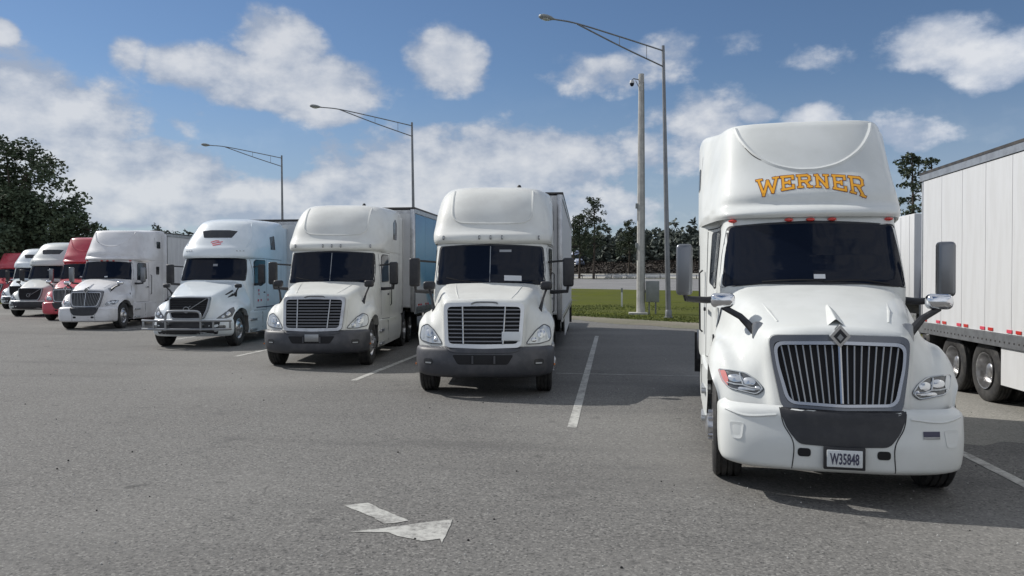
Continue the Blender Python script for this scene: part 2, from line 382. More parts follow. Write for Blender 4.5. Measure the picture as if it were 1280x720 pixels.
def grow(pts, d):
    c = sum((Vector(p) for p in pts), Vector((0, 0))) / len(pts)
    return [Vector(p) + (Vector(p) - c).normalized() * d for p in pts]
def seat(bm, skin, outline, side=0, off=.006, skirt=.02, r=.05, rings=5, bulge=0.):
    """a panel with the given outline, lying on the skin; side 0 = front (x,z), +-1 = flank (y,z)"""
    pts = densify(rounded(outline, r)) if r else densify([Vector(p) for p in outline])
    c = sum(pts, Vector((0, 0))) / len(pts)
    def pr(p, o): return skin.front(p.x, p.y, o) if side == 0 else skin.side(side, p.x, p.y, o)
    prev = [bm.verts.new(pr(p, off - skirt)) for p in pts]; n = len(pts)
    for k in range(rings):
        f = 1 - k / rings
        ring = [bm.verts.new(pr(c + (p - c) * f, off + bulge * (1 - f * f))) for p in pts]
        for i in range(n): bm.faces.new((prev[i], prev[(i + 1) % n], ring[(i + 1) % n], ring[i]))
        prev = ring
    cv = bm.verts.new(pr(c, off + bulge))
    for i in range(n): bm.faces.new((prev[i], prev[(i + 1) % n], cv))
def ribbon(bm, pts, w, skin=None, side=0, off=.004, step=.05):
    """flat stroke of width w along 2D pts, laid on the skin"""
    for a, b in zip(pts, pts[1:]):
        a, b = Vector(a), Vector(b); d = (b - a).normalized(); n = Vector((-d.y, d.x)) * w / 2; a = a - d * w * .0; L = (b - a).length
        k = max(1, int(L / step)); prev = None
        for i in range(k + 1):
            c = a + (b - a) * i / k; q = []
            for s in (-1, 1):
                p = c + n * s
                q.append(bm.verts.new(skin.front(p.x, p.y, off) if side == 0 else skin.side(side, p.x, p.y, off)))
            if prev: bm.faces.new((prev[0], prev[1], q[1], q[0]))
            prev = q
def bead(bm, skin, pts, r, side=0, off=0., n=24, seg=6):
    c = curve([(p[0], p[1], 0) for p in pts], n)
    tube(bm, [skin.front(p.x, p.y, off) if side == 0 else skin.side(side, p.x, p.y, off) for p in c], r, seg)
def kids(o): return [c for c in ALLKIDS.get(o.name, [])]
def copy_tree(o, parent=None, remap=None):
    c = o.copy(); COL.objects.link(c)
    if parent is not None: c.parent = parent
    if remap and c.type == 'MESH' and c.data.materials and c.data.materials[0].name in remap:
        key = (c.data.name, remap[c.data.materials[0].name].name)
        if key not in _re:
            me = c.data.copy(); me.materials[0] = remap[c.data.materials[0].name]; _re[key] = me
        c.data = _re[key]
    for ch in list(o.children): copy_tree(ch, c, remap)
    return c
_re = {}

# ------------------------------------------------------------------ running gear shared by the tractors and trailers
def tyre_bm(w=.28, R=.51, seg=40):
    bm = NB(); h = w / 2
    prof = [(.29, -h * .72), (.33, -h * .92), (.41, -h), (.475, -h * .97), (.498, -h * .86), (R, -h * .78), (R, -h * .5), (R - .014, -h * .46), (R - .014, -h * .38), (R + .002, -h * .34),
            (R + .002, -h * .06), (R - .014, -h * .03)]
    prof = prof + [(r, -t) for r, t in prof[::-1]]
    lathe(bm, [(r * R / .51 if r < R - .02 else r, t) for r, t in prof], (0, 0, 0), seg=seg, cap=False)
    return bm
def rim_bm(sg, deep=False):
    bm = NB()
    if deep:
        prof = [(.30, .135), (.285, .13), (.275, .05), (.27, -.05), (.20, -.07), (.15, -.04), (.12, -.02), (.12, .05), (.09, .07), (.0001, .075)]
    else:
        prof = [(.30, .115), (.285, .12), (.272, .09), (.25, .075), (.20, .125), (.165, .14), (.12, .142), (.115, .19), (.075, .215), (.0001, .22)]
    lathe(bm, [(r, t * sg) for r, t in prof], (0, 0, 0), seg=32, cap=False)
    for k in range(10):
        a = 2 * PI * k / 10; x0 = (-.055 if deep else .13) * sg
        tube(bm, [(x0, .143 * math.cos(a), .143 * math.sin(a)), (x0 + .055 * sg, .143 * math.cos(a), .143 * math.sin(a))], [.017, .014], 6)
    return bm
def holes_bm(sg, deep=False):
    bm = NB()
    for k in range(10):
        a = 2 * PI * (k + .5) / 10; x = (-.045 if deep else .088) * sg
        lathe(bm, [(.024, x), (.0001, x + .004 * sg)], (0, .235 * math.cos(a), .235 * math.sin(a)), seg=8)
    return bm
_tm = {}
def wheel(parent, x, y, sg, kind='steer', z=.508):
    """kind steer: convex rim; dual: two tyres side by side and a deep rim"""
    key = (kind, sg)
    if key not in _tm:
        w = .285 if kind == 'steer' else .25
        def me(bm, m, a=35):
            o = obj('wheel_proto', bm, m, angle=a); d = o.data; bpy.data.objects.remove(o); return d
        _tm[key] = (me(tyre_bm(w), P['rubber']), me(rim_bm(sg, kind != 'steer'), P['steelrim']), me(holes_bm(sg, kind != 'steer'), P['matteblack']))
    t, r, h = _tm[key]
    o = link('wheel', t, parent); o.location = (x, y, z)
    for nm, d in (('rim', r), ('hand_holes', h)):
        c = link(nm, d, o)
    if kind == 'dual':
        i = link('inner_wheel', t, parent); i.location = (x - sg * .33, y, z)
    return o
def chassis(root, paint, y0=.9, y1=8.0, axles=(6.15, 7.45), front=1.08, track=1.03):
    bm = NB()
    for s in (-1, 1): box(bm, (s * .42, (y0 + y1) / 2, .86), (.09, y1 - y0, .27))
    for y in (1.6, 3.0, 4.5, 5.8, 6.8, y1 - .1): box(bm, (0, y, .86), (.78, .1, .2))
    obj('frame_rails', bm, P['chassis'], root)
    bm = NB(); tube(bm, [(-1, front, .5), (-.6, front, .42), (.6, front, .42), (1, front, .5)], .06, 8); obj('front_axle', bm, P['chassis'], root)
    for s in (-1, 1): wheel(root, s * track, front, s, 'steer')
    for y in axles:
        bm = NB(); tube(bm, [(-.8, y, .51), (.8, y, .51)], .08, 8); lathe(bm, [(.0001, -.2), (.2, -.12), (.24, 0), (.2, .12), (.0001, .2)], (0, y, .55), 'y', 14); obj('drive_axle', bm, P['chassis'], root)
        for s in (-1, 1): wheel(root, s * 1.06, y, s, 'dual')
    bm = NB()
    box(bm, (0, 6.8, 1.1), (.95, .9, .08), .02); box(bm, (0, 6.8, 1.02), (.5, .7, .12)); obj('fifth_wheel', bm, P['chassis'], root)
    for s in (-1, 1):
        bm = NB(); box(bm, (s * 1.03, y1 + .12, .62), (.6, .015, .75)); obj('mud_flap', bm, P['rubber'], root)
        bm = NB(); c = curve([(s * .78, axles[0] - .62, .75), (s * .78, axles[0] - .5, 1.0), (s * .78, axles[0], 1.09), (s * .78, axles[1], 1.09), (s * .78, axles[1] + .55, .98)], 20)
        G = [[p + Vector((d, 0, 0)) for p in c] for d in (0, s * .5)]; gridmesh(bm, G); obj('rear_fender', bm, P['black'], root)
def skirts(root, paint, x=1.17, y0=1.85, y1=5.35, ztop=.97, zb=.33, steps=2, steppaint=None):
    """side fairing below cab and sleeper, with step pads"""
    for s in (-1, 1):
        rows = [[(s * (x - .03), y0 + .02, ztop), (s * (x + .01), y0 + .5, ztop), (s * (x + .035), y0 + 1.6, ztop), (s * (x + .04), y1, ztop)],
                [(s * (x - .02), y0 + .03, .7), (s * (x + .02), y0 + .5, .7), (s * (x + .045), y0 + 1.6, .7), (s * (x + .05), y1, .7)],
                [(s * (x - .04), y0 + .08, zb), (s * x, y0 + .5, zb), (s * (x + .025), y0 + 1.6, zb), (s * (x + .03), y1 - .25, zb)]]
        rows = [[Vector(p) for p in r] for r in rows]
        ins = [[Vector((p.x - s * .08, p.y, p.z)) for p in rows[0]]]
        bm = NB(); gridmesh(bm, surf(ins + rows + [[Vector((p.x - s * .3, p.y, p.z + .02)) for p in rows[2]]], 3, 2)); f = obj('side_fairing', bm, paint, root)
        for i in range(steps):
            bm = NB(); z = .40 + i * .32
            box(bm, (s * (x - .01), y0 + .42, z), (.12, .5, .05), .01)
            box(bm, (s * (x + .02), y0 + .42, z + .03), (.05, .46, .02))
            obj('step', bm, steppaint or P['alu'], root)
        for yy in (y0 + 1.2, y0 + 2.35):
            bm = NB(); box(bm, (s * (x + .036), yy, .68), (.02, .012, .5)); obj('panel_seam', bm, P['seam'], f)
        bm = NB(); tube(bm, [(s * .75, y0 + 1.1, .62), (s * .75, y1 - .1, .62)], .3, 20); obj('fuel_tank', bm, P['alu'], root)
def door_mirror(root, s, x, y, z0, z1, w=.2, shell='chrome', armz=None, ax=1.1, ay=2.4, glassy=True):
    bm = NB(); c = ((x) * s, y, (z0 + z1) / 2); box(bm, c, (w, .15, z1 - z0), .045, seg=3)
    m = obj('mirror', bm, P[shell], root)
    bm = NB(); box(bm, (c[0], y + .072, c[2] + .06), (w - .05, .012, (z1 - z0) * .68), .01); obj('mirror_glass', bm, P['glass'], m)
    az_ = armz if armz is not None else z0
    bm = NB(); tube(bm, [(s * (ax - .06), ay, az_ - .02), (s * (ax + .08), ay - .03, az_ - .03), (s * (x - .02), y + .02, az_ - .01), (s * x, y, z0 + .05)], [.045, .04, .035, .03], 8)
    if shell == 'black': tube(bm, [(s * (ax - .05), ay + .05, z1 - .08), (s * x, y + .03, z1 - .05)], .022, 6)
    obj('mirror_arm', bm, P['black'], root)
def hood_mirror(root, s, c, size, foot, shell='chrome'):
    bm = NB(); box(bm, (s * c[0], c[1], c[2]), size, min(size) * .35, seg=3); m = obj('hood_mirror', bm, P[shell], root)
    bm = NB(); box(bm, (s * c[0], c[1] + size[1] / 2, c[2]), (size[0] - .05, .01, size[2] - .04), .004); obj('mirror_glass', bm, P['glass'], m)
    bm = NB(); tube(bm, [(s * foot[0], foot[1], foot[2]), (s * (foot[0] * .55 + c[0] * .45), (foot[1] + c[1]) / 2, foot[2] * .52 + c[2] * .48), (s * c[0], c[1], c[2] - size[2] * .45)], [.045, .034, .03] if shell == 'chrome' else [.035, .022, .02], 8)
    box(bm, (s * foot[0], foot[1], foot[2]), (.07, .09, .13), .02)
    if shell == 'chrome':
        b2 = NB(); box(b2, (s * (foot[0] - .02), foot[1] - .03, foot[2] - .03), (.11, .12, .27), .035, rot=Matrix.Rotation(-.2, 4, 'X')); obj('strut_bracket', b2, P['satin'], root)
    obj('hood_mirror_strut', bm, P['black'], root)
def rear_of_cab(root, paint, w=1.2, y=5.3, z0=1.0, z1=3.9):
    bm = NB(); box(bm, (0, y + .01, (z0 + z1) / 2), (w * 2 - .12, .05, z1 - z0), .02); obj('rear_wall', bm, paint, root)
    for s in (-1, 1):
        bm = NB(); box(bm, (s * w, y + .22, (z0 + z1) / 2 - .05), (.035, .5, z1 - z0 - .1), .014)
        e = obj('side_extender', bm, paint, root)
        bm = NB(); box(bm, (s * w, y + .49, (z0 + z1) / 2 - .05), (.025, .05, z1 - z0 - .14)); obj('rubber_edge', bm, P['black'], e)
    bm = NB(); tube(bm, [(-.95, y + .35, .9), (-.95, y + .35, 3.2), (-.95, y + .5, 3.4)], .07, 12); obj('exhaust_stack', bm, P['chrome'], root)
def text_mesh(s, size=1., extrude=.002, bold=0., align='CENTER'):
    cu = bpy.data.curves.new('lettering', 'FONT'); cu.body = s; cu.size = size; cu.extrude = extrude; cu.offset = bold; cu.align_x = align; cu.align_y = 'CENTER'; cu.resolution_u = 2
    o = bpy.data.objects.new('lettering', cu); COL.objects.link(o)
    dg = bpy.context.evaluated_depsgraph_get(); me = bpy.data.meshes.new_from_object(o.evaluated_get(dg)); bpy.data.objects.remove(o); return me
def text_obj(name, s, size, m, parent, loc, rot=(PI / 2, 0, 0), bold=0., sx=1.):
    me = text_mesh(s, size, bold=bold); me.materials.clear(); me.materials.append(m)
    o = link(name, me, parent); o.location = loc; o.rotation_euler = rot; o.scale = (sx, 1, 1); return o

# ================================================================== TRACTOR A: rounded aero bonnet, tall vertical-bar grille
def shell(name, rows, m, root, a=4, b=4, angle=40):
    G = surf(mir_in(rows), a, b); bm = NB(); gridmesh(bm, G)
    return obj(name, bm, m, root, angle=angle), G
def cabrows(rows, rear=5.3):
    """(z, [(x,y)...]) -> rows closed round the back"""
    out = []
    for z, r in rows: out.append([(x, y, z) for x, y in r] + [(r[-1][0] - .02, rear, z)])
    return out
def seams(root, skin, lines, w=.012, sides=(-1, 1)):
    for s in sides:
        bm = NB()
        for l in lines:
            ribbon(bm, l, w, skin, s, .004, .1)
        obj('panel_seam', bm, P['seam'], root, smoothed=False)

def build_vertical_grille_tractor(paint, name, label, cat='truck', plate='', lettering=False):
    root = thing(name, label, cat)
    # --- bonnet and fenders in one moulded shell
    U = [[(0, 2.15, 2.00), (0, 1.6, 1.90), (0, 1.0, 1.765), (0, .58, 1.635), (0, .37, 1.53), (0, .31, 1.2), (0, .17, .80)],
         [(.40, 2.17, 1.99), (.40, 1.6, 1.885), (.38, 1.0, 1.745), (.36, .60, 1.61), (.35, .39, 1.515), (.34, .32, 1.2), (.3, .18, .80)],
         [(.80, 2.25, 1.95), (.76, 1.6, 1.83), (.69, 1.0, 1.685), (.63, .66, 1.555), (.60, .46, 1.46), (.59, .38, 1.2), (.54, .24, .80)],
         [(.97, 2.30, 1.83), (.91, 1.6, 1.66), (.82, 1.0, 1.51), (.75, .70, 1.40), (.69, .53, 1.28), (.66, .45, 1.08), (.63, .34, .80)],
         [(1.03, 2.35, 1.6), (1.00, 1.6, 1.44), (.94, 1.1, 1.385), (.89, .80, 1.31), (.84, .62, 1.18), (.81, .50, 1.02), (.79, .40, .80)],
         [(1.07, 2.35, 1.4), (1.09, 1.6, 1.35), (1.07, 1.2, 1.36), (1.03, .90, 1.31), (.985, .70, 1.18), (.955, .57, 1.02), (.93, .47, .80)],
         [(1.08, 2.35, 1.15), (1.145, 1.75, 1.16), (1.14, 1.3, 1.23), (1.12, .95, 1.215), (1.085, .76, 1.11), (1.045, .65, .98), (1.015, .58, .80)],
         [(1.09, 2.35, .95), (1.15, 1.80, .88), (1.15, 1.50, 1.07), (1.15, 1.08, 1.14), (1.12, .74, 1.04), (1.075, .64, .93), (1.05, .60, .80)]]
    G = surf(mir_out(U), 4, 4); bm = NB(); gridmesh(bm, G)
    for s in (-1, 1):   # inner lip of the wheel arch
        c = curve([Vector((s * p[0], p[1], p[2])) for p in U[-1][1:]], 24)
        gridmesh(bm, [c, [Vector((p.x - s * .12, p.y, p.z + .01)) for p in c]])
    hood = obj('hood', bm, paint, root, angle=50); HS = Skin([G])
    bm = NB()   # raised centre spear behind the badge
    sp = [(.0, 1.02, .002), (.012, .95, .018), (.024, .8, .034), (.036, .62, .048), (.042, .46, .055)]
    rows = []
    for w, y, h in sp:
        zc = HS.top(0, y).z; rows.append([Vector((-w * 1.7 - .004, y, HS.top(w * 1.7, y).z - .004)), Vector((-w * .45, y, zc + h * .8)), Vector((0, y, zc + h)), Vector((w * .45, y, zc + h * .8)), Vector((w * 1.7 + .004, y, HS.top(w * 1.7, y).z - .004))])
    gridmesh(bm, surf(rows, 3, 3)); obj('hood_spear', bm, paint, hood)
    for s in (-1, 1):
        bm = NB(); bead_pts = [(s * .62, 1.35), (s * .56, .95), (s * .50, .68)]
        tube(bm, [HS.top(x, y, -.004) for x, y in bead_pts], [.004, .018, .012], 6); obj('hood_crease', bm, paint, hood)
    for s in (-1, 1):
        bm = NB(); tube(bm, [HS.side(s, y, z, .002) for y, z in ((1.9, 1.0), (1.95, 1.25), (2.05, 1.5), (2.12, 1.7))], .005, 5); obj('panel_seam', bm, P['seam'], hood)
        bm = NB(); p = HS.side(s, 1.75, 1.36, .004); box(bm, p, (.02, .05, .09), .008); obj('hood_latch', bm, P['black'], hood)
    bm = NB(); tube(bm, [HS.top(x, 2.08, .001) for x in (-.78, -.4, 0, .4, .78)], .006, 5); obj('cowl_gap', bm, P['seam'], hood)
    # --- grille
    def gy(x, z, o=0.): return .115 + (z - .84) * .30 + .16 * x * x - o
    def frame(bm, outer, inner, o, depth):
        A, B = rounded(outer, .09, 5), rounded(inner, .07, 5); n = len(A)
        va = [bm.verts.new((p.x, gy(p.x, p.y, o), p.y)) for p in A]; vb = [bm.verts.new((p.x, gy(p.x, p.y, o), p.y)) for p in B]
        vc = [bm.verts.new((p.x, gy(p.x, p.y, o - depth), p.y)) for p in A]; vd = [bm.verts.new((p.x, gy(p.x, p.y, o - depth), p.y)) for p in B]
        for q, r_ in ((va, vb), (vc, va), (vb, vd)):
            for i in range(n): bm.faces.new((q[i], q[(i + 1) % n], r_[(i + 1) % n], r_[i]))
    oo = [(-.615, 1.505), (0, 1.52), (.615, 1.505), (.585, 1.25), (.505, .835), (0, .815), (-.505, .835), (-.585, 1.25)]
    o1 = [(-.575, 1.45), (0, 1.465), (.575, 1.45), (.555, 1.25), (.465, .90), (0, .885), (-.465, .90), (-.555, 1.25)]
    o2 = [(-.545, 1.42), (0, 1.435), (.545, 1.42), (.528, 1.25), (.44, .925), (0, .91), (-.44, .925), (-.528, 1.25)]
    bm = NB(); frame(bm, oo, o1, .035, .12); g = obj('grille_surround', bm, P['darkchrome'], root)
    bm = NB(); frame(bm, o1, o2, .055, .05); obj('grille_bezel', bm, P['bezel'], g)
    bm = NB(); pts = rounded(o1, .06, 4); bm.faces.new([bm.verts.new((p.x, gy(p.x, p.y, .01), p.y)) for p in pts]); bmesh.ops.triangulate(bm, faces=bm.faces); obj('grille_backing', bm, P['matteblack'], g)
    nb = 17
    for i in range(nb):
        u = (i + .5) / nb * 2 - 1; zt = 1.425 - .01 * abs(u); zb = .915
        bm = NB(); pts = []
        for k in range(5):
            z = zb + (zt - zb) * k / 4; hw = .44 + (.545 - .44) * (z - .91) / .51; x = u * hw * .985; pts.append((x, gy(x, z, .038), z))
        tube(bm, pts, .0075 if i != nb // 2 else .016, 6); obj('grille_bar', bm, P['bezel'] if i == nb // 2 else P['satin'], g)
    bm = NB(); y = gy(0, 1.5, .10)   # diamond badge
    for r, d0, d1, in ((.105, .06, .0), (.0, 0, 0)):
        if r: prism(bm, [(0, y, 1.51 - r), (r * .86, y, 1.51), (0, y, 1.51 + r), (-r * .86, y, 1.51)], (0, .09, 0))
    bd = obj('badge', bm, P['chrome'], root, smoothed=False)
    bm = NB(); r = .068; prism(bm, [(0, y - .004, 1.51 - r), (r * .86, y - .004, 1.51), (0, y - .004, 1.51 + r), (-r * .86, y - .004, 1.51)], (0, .01, 0)); obj('badge_face', bm, P['black'], bd, smoothed=False)
    bm = NB(); r = .034; prism(bm, [(0, y - .012, 1.50 - r), (r * .8, y - .012, 1.50), (0, y - .012, 1.50 + r), (-r * .8, y - .012, 1.50)], (0, .01, 0)); obj('badge_centre', bm, P['satin'], bd, smoothed=False)
    # --- headlights
    hl = [(1.065, 1.135), (.967, 1.14), (.80, 1.125), (.71, 1.07), (.635, .985), (.70, .925), (.967, .965), (1.03, 1.03)]
    def shrink(o, f, c=None):
        c = c or (sum(p[0] for p in o) / len(o), sum(p[1] for p in o) / len(o)); return [(c[0] + (p[0] - c[0]) * f, c[1] + (p[1] - c[1]) * f) for p in o]
    for s in (-1, 1):
        m = lambda o: [(s * a, b) for a, b in o]
        bm = NB(); seat(bm, HS, m(hl), 0, .008, .03, .03); h = obj('headlight', bm, P['lampdark'], root)
        bm = NB(); t = densify(rounded(m(shrink(hl, .93)), .03), .05); tube(bm, [HS.front(p.x, p.y, .012) for p in t] + [HS.front(t[0].x, t[0].y, .012)], .007, 6); obj('lens_rim', bm, P['lens'], h)
        bm = NB()
        for cx, cz, rx, rz in ((.90, 1.065, .075, .038), (.775, 1.045, .062, .04), (.80, .975, .085, .022), (.70, .985, .03, .025)):
            o = [(s * (cx + rx * math.cos(a * PI / 4)), cz + rz * math.sin(a * PI / 4)) for a in range(8)]; seat(bm, HS, o, 0, .014, .01, .02, rings=2, bulge=.012)
        obj('reflector', bm, P['lamp_reflector'], h)
        bm = NB(); t = [(.86, 1.115), (.845, 1.06), (.83, 1.01), (.765, .99), (.68, .985)]; tube(bm, [HS.front(s * a, b, .02) for a, b in t], .008, 6); t = [(.98, 1.02), (.90, 1.01), (.83, 1.01)]; tube(bm, [HS.front(s * a, b, .02) for a, b in t], .008, 6); obj('light_pipe', bm, P['lens'], h)
        bm = NB(); seat(bm, HS, m([(1.06, 1.13), (.995, 1.13), (.965, 1.05), (.975, .975), (1.03, 1.03)]), 0, .017, .01, .02, rings=2); obj('turn_signal', bm, P['lens'] if s > 0 else P['turnred'], h)
    # --- bumper
    B = [(.875, [(0, .13), (.40, .14), (.78, .22), (.95, .34), (1.0, .54)]), (.83, [(0, .06), (.40, .07), (.80, .15), (1.02, .29), (1.065, .56)]),
         (.72, [(0, .035), (.42, .045), (.82, .125), (1.03, .265), (1.07, .56)]), (.56, [(0, .0), (.42, .01), (.82, .10), (1.03, .25), (1.07, .56)]),
         (.40, [(0, .01), (.42, .02), (.82, .11), (1.02, .265), (1.06, .57)]), (.335, [(0, .03), (.42, .04), (.81, .13), (1.0, .29), (1.045, .58)]), (.30, [(0, .10), (.42, .11), (.78, .20), (.95, .36), (1.0, .6)])]
    br = [[(x, y, z - (.05 * (1 - x) if z < .35 else 0) * 0) for x, y in r] for z, r in B]
    bump, BG = shell('bumper', br, paint, root, 5, 3); BS = Skin([BG])
    bm = NB(); seat(bm, BS, [(-.545, .868), (0, .855), (.545, .868), (.47, .68), (.375, .56), (0, .545), (-.375, .56), (-.47, .68)], 0, .008, .02, .05); obj('lower_intake', bm, P['black'], bump)
    for s in (-1, 1):
        bm = NB(); seat(bm, BS, [(s * .385, .525), (s * .275, .525), (s * .275, .45), (s * .385, .45)], 0, .005, .01, .03, rings=2); obj('tow_hole', bm, P['matteblack'], bump)
        bm = NB(); bead(bm, BS, [(s * .53, .86), (s * .50, .72), (s * .42, .56), (s * .43, .33)], .005, 0, .001); obj('panel_seam', bm, P['seam'], bump)
        bm = NB(); bead(bm, BS, [(s * .56, .80), (s * .82, .775), (s * 1.0, .815)], .012, 0, .0); obj('bumper_crease', bm, paint, bump)
        bm = NB(); seat(bm, BS, [(s * .97, .71), (s * .84, .71), (s * .86, .56), (s * .95, .56)], 0, .006, .01, .03, rings=2, bulge=-.01); obj('fog_light_blank', bm, paint, bump)
    if plate:
        yb = BS.front(0, .46).y
        bm = NB(); box(bm, (0, yb - .03, .455), (.345, .03, .20), .008); pf = obj('plate_frame', bm, P['black'], root)
        bm = NB(); box(bm, (0, yb - .05, .455), (.295, .012, .15), .006); obj('licence_plate', bm, P['platew'], pf)
        text_obj('plate_number', plate, .135, P['darkprint'], pf, (0, yb - .058, .448), sx=.50, bold=.003)
        p0 = BS.front(.62, .66, .008)
        bm = NB(); seat(bm, BS, [(.66, .70), (.80, .70), (.80, .655), (.66, .655)], 0, .008, .006, 0, rings=2); obj('sticker', bm, P['darkprint'], bump)
        bm = NB(); seat(bm, BS, [(.66, .65), (.80, .65), (.80, .635), (.66, .635)], 0, .008, .006, 0, rings=2); obj('sticker', bm, P['satin'], bump)
    # --- cab and sleeper shell
    C = [(.95, [(0, 2.1), (.6, 2.12), (.93, 2.15), (1.04, 2.3), (1.06, 2.65), (1.09, 3.35), (1.22, 3.95), (1.25, 5.2)]),
         (1.45, [(0, 2.02), (.55, 2.05), (.90, 2.13), (1.01, 2.3), (1.05, 2.65), (1.08, 3.35), (1.22, 3.95), (1.25, 5.2)]),
         (1.92, [(0, 1.93), (.5, 1.98), (.92, 2.10), (1.02, 2.28), (1.045, 2.62), (1.065, 3.35), (1.22, 3.95), (1.25, 5.2)]),
         (2.30, [(0, 2.09), (.48, 2.13), (.88, 2.235), (.99, 2.40), (1.01, 2.68), (1.04, 3.35), (1.22, 3.95), (1.25, 5.2)]),
         (2.68, [(0, 2.26), (.46, 2.30), (.85, 2.39), (.95, 2.53), (.975, 2.78), (1.01, 3.35), (1.22, 3.95), (1.25, 5.2)]),
         (2.80, [(0, 2.31), (.46, 2.35), (.85, 2.43), (.955, 2.57), (.98, 2.8), (1.02, 3.35), (1.22, 3.95), (1.25, 5.2)])]
    cab, CG = shell('cab', cabrows(C), paint, root); CS = Skin([CG])
    R = [(2.74, [(0, 2.25), (.5, 2.28), (.86, 2.39), (.99, 2.55), (1.07, 2.87), (1.13, 3.2), (1.22, 3.9), (1.25, 5.2)]),
         (2.785, [(0, 2.20), (.5, 2.235), (.87, 2.36), (1.015, 2.55), (1.085, 2.88), (1.14, 3.2), (1.23, 3.9), (1.26, 5.2)]),
         (2.84, [(0, 2.23), (.5, 2.27), (.87, 2.40), (1.02, 2.59), (1.09, 2.92), (1.15, 3.2), (1.23, 3.9), (1.26, 5.2)]),
         (2.91, [(0, 2.33), (.5, 2.36), (.84, 2.46), (1.01, 2.63), (1.09, 2.94), (1.14, 3.25), (1.23, 3.9), (1.26, 5.2)]),
         (3.04, [(0, 2.36), (.5, 2.385), (.83, 2.49), (.99, 2.67), (1.07, 3.0), (1.14, 3.4), (1.23, 4.0), (1.26, 5.2)]),
         (3.30, [(0, 2.55), (.5, 2.58), (.81, 2.67), (.965, 2.85), (1.045, 3.18), (1.12, 3.6), (1.22, 4.1), (1.26, 5.2)]),
         (3.62, [(0, 2.76), (.5, 2.79), (.80, 2.88), (.945, 3.06), (1.025, 3.40), (1.11, 3.8), (1.215, 4.25), (1.255, 5.2)]),
         (3.86, [(0, 2.94), (.5, 2.97), (.79, 3.06), (.925, 3.24), (1.005, 3.58), (1.10, 3.97), (1.21, 4.4), (1.25, 5.2)]),
         (3.95, [(0, 3.02), (.5, 3.05), (.78, 3.14), (.91, 3.32), (.99, 3.66), (1.09, 4.05), (1.20, 4.45), (1.245, 5.2)]),
         (3.995, [(0, 3.11), (.49, 3.14), (.75, 3.23), (.87, 3.42), (.95, 3.76), (1.05, 4.12), (1.17, 4.5), (1.225, 5.2)]),
         (4.02, [(0, 3.4), (.40, 3.43), (.60, 3.52), (.72, 3.72), (.82, 4.0), (.92, 4.28), (1.04, 4.62), (1.12, 5.2)]),
         (4.03, [(0, 4.2), (.15, 4.21), (.22, 4.23), (.3, 4.3), (.36, 4.4), (.42, 4.5), (.48, 4.7), (.5, 5.2)])]
    R = [(z, r) for z, r in R]
    rows_ = [[(x, y, z + .07 * max(0., min(1., (y - 3.7) / .9)) * max(0., (z - 3.3) / .7)) for x, y, z in rw] for rw in cabrows(R)]
    fair, RG = shell('roof_fairing', rows_, paint, root); RS = Skin([RG])
    bm = NB(); bead(bm, RS, [(-.80, 3.93), (-.74, 3.76), (-.60, 3.56), (-.38, 3.40), (-.15, 3.33), (0, 3.32), (.15, 3.33), (.38, 3.40), (.60, 3.56), (.74, 3.76), (.80, 3.93)], .028, 0, -.010, 40); obj('fairing_bead', bm, paint, fair)
    bm = NB(); bead(bm, RS, [(-.815, 3.93), (-.755, 3.75), (-.615, 3.545), (-.45, 3.43)], .007, 0, .002, 20); obj('panel_seam', bm, P['seam'], fair)
    # --- windscreen and windows
    ws = [(-.99, 1.935), (-.5, 1.985), (0, 2.0), (.5, 1.985), (.99, 1.935), (.955, 2.3), (.895, 2.64), (.45, 2.66), (0, 2.665), (-.45, 2.66), (-.895, 2.64), (-.955, 2.3)]
    bm = NB(); seat(bm, CS, grow(ws, .035), 0, .008, .02, .05, 20); obj('windshield_gasket', bm, P['black'], cab)
    bm = NB(); seat(bm, CS, ws, 0, .014, .01, .05, 20); w = obj('windshield', bm, P['glass'], root)
    bm = NB(); bead(bm, CS, [(-.55, 1.995), (-.2, 2.015), (.1, 2.012)], .010, 0, .018); bead(bm, CS, [(.1, 2.0), (.5, 2.01), (.8, 1.97)], .010, 0, .018); obj('wiper', bm, P['matteblack'], root)
    bm = NB(); seat(bm, CS, [(.0, 2.03), (.12, 2.03), (.12, 2.08), (.0, 2.08)], 0, .018, .004, 0, 2); obj('windshield_sticker', bm, P['paper'], w)
    for s in (-1, 1):
        sw = [(2.62, 1.93), (2.80, 2.56), (2.92, 2.62), (3.50, 2.62), (3.52, 1.98), (3.2, 1.92)]
        bm = NB(); seat(bm, CS, grow(sw, .03), s, .005, .02, .05, 4); obj('window_gasket', bm, P['black'], cab)
        bm = NB(); seat(bm, CS, sw, s, .011, .01, .05, 4); obj('side_window', bm, P['sideglass'], root)
        bm = NB(); seat(bm, CS, [(4.25, 2.15), (4.25, 2.5), (4.6, 2.5), (4.6, 2.15)], s, .011, .01, .05, 3); obj('sleeper_window', bm, P['sideglass'], root)
        bm = NB(); seat(bm, RS, [(4.35, 3.3), (4.35, 3.6), (4.75, 3.6), (4.75, 3.3)], s, .011, .01, .05, 3); obj('upper_window', bm, P['sideglass'], root)
        bm = NB(); box(bm, (s * 1.175, 3.5, 1.62), (.03, .16, .05), .01); obj('door_handle', bm, P['black'], root)
        bm = NB(); tube(bm, [(s * 1.2, 3.72, 1.3), (s * 1.235, 3.72, 1.33), (s * 1.245, 3.72, 2.1), (s * 1.2, 3.72, 2.14)], .014, 6); obj('grab_rail', bm, P['black'], root)
        door_mirror(root, s, 1.42, 2.25, 1.83, 2.44, .19, 'mirrorshell', 1.80, 1.08, 2.42)
        hood_mirror(root, s, (1.01, .95, 1.81), (.24, .15, .15), (.70, .78, 1.50), 'chrome')
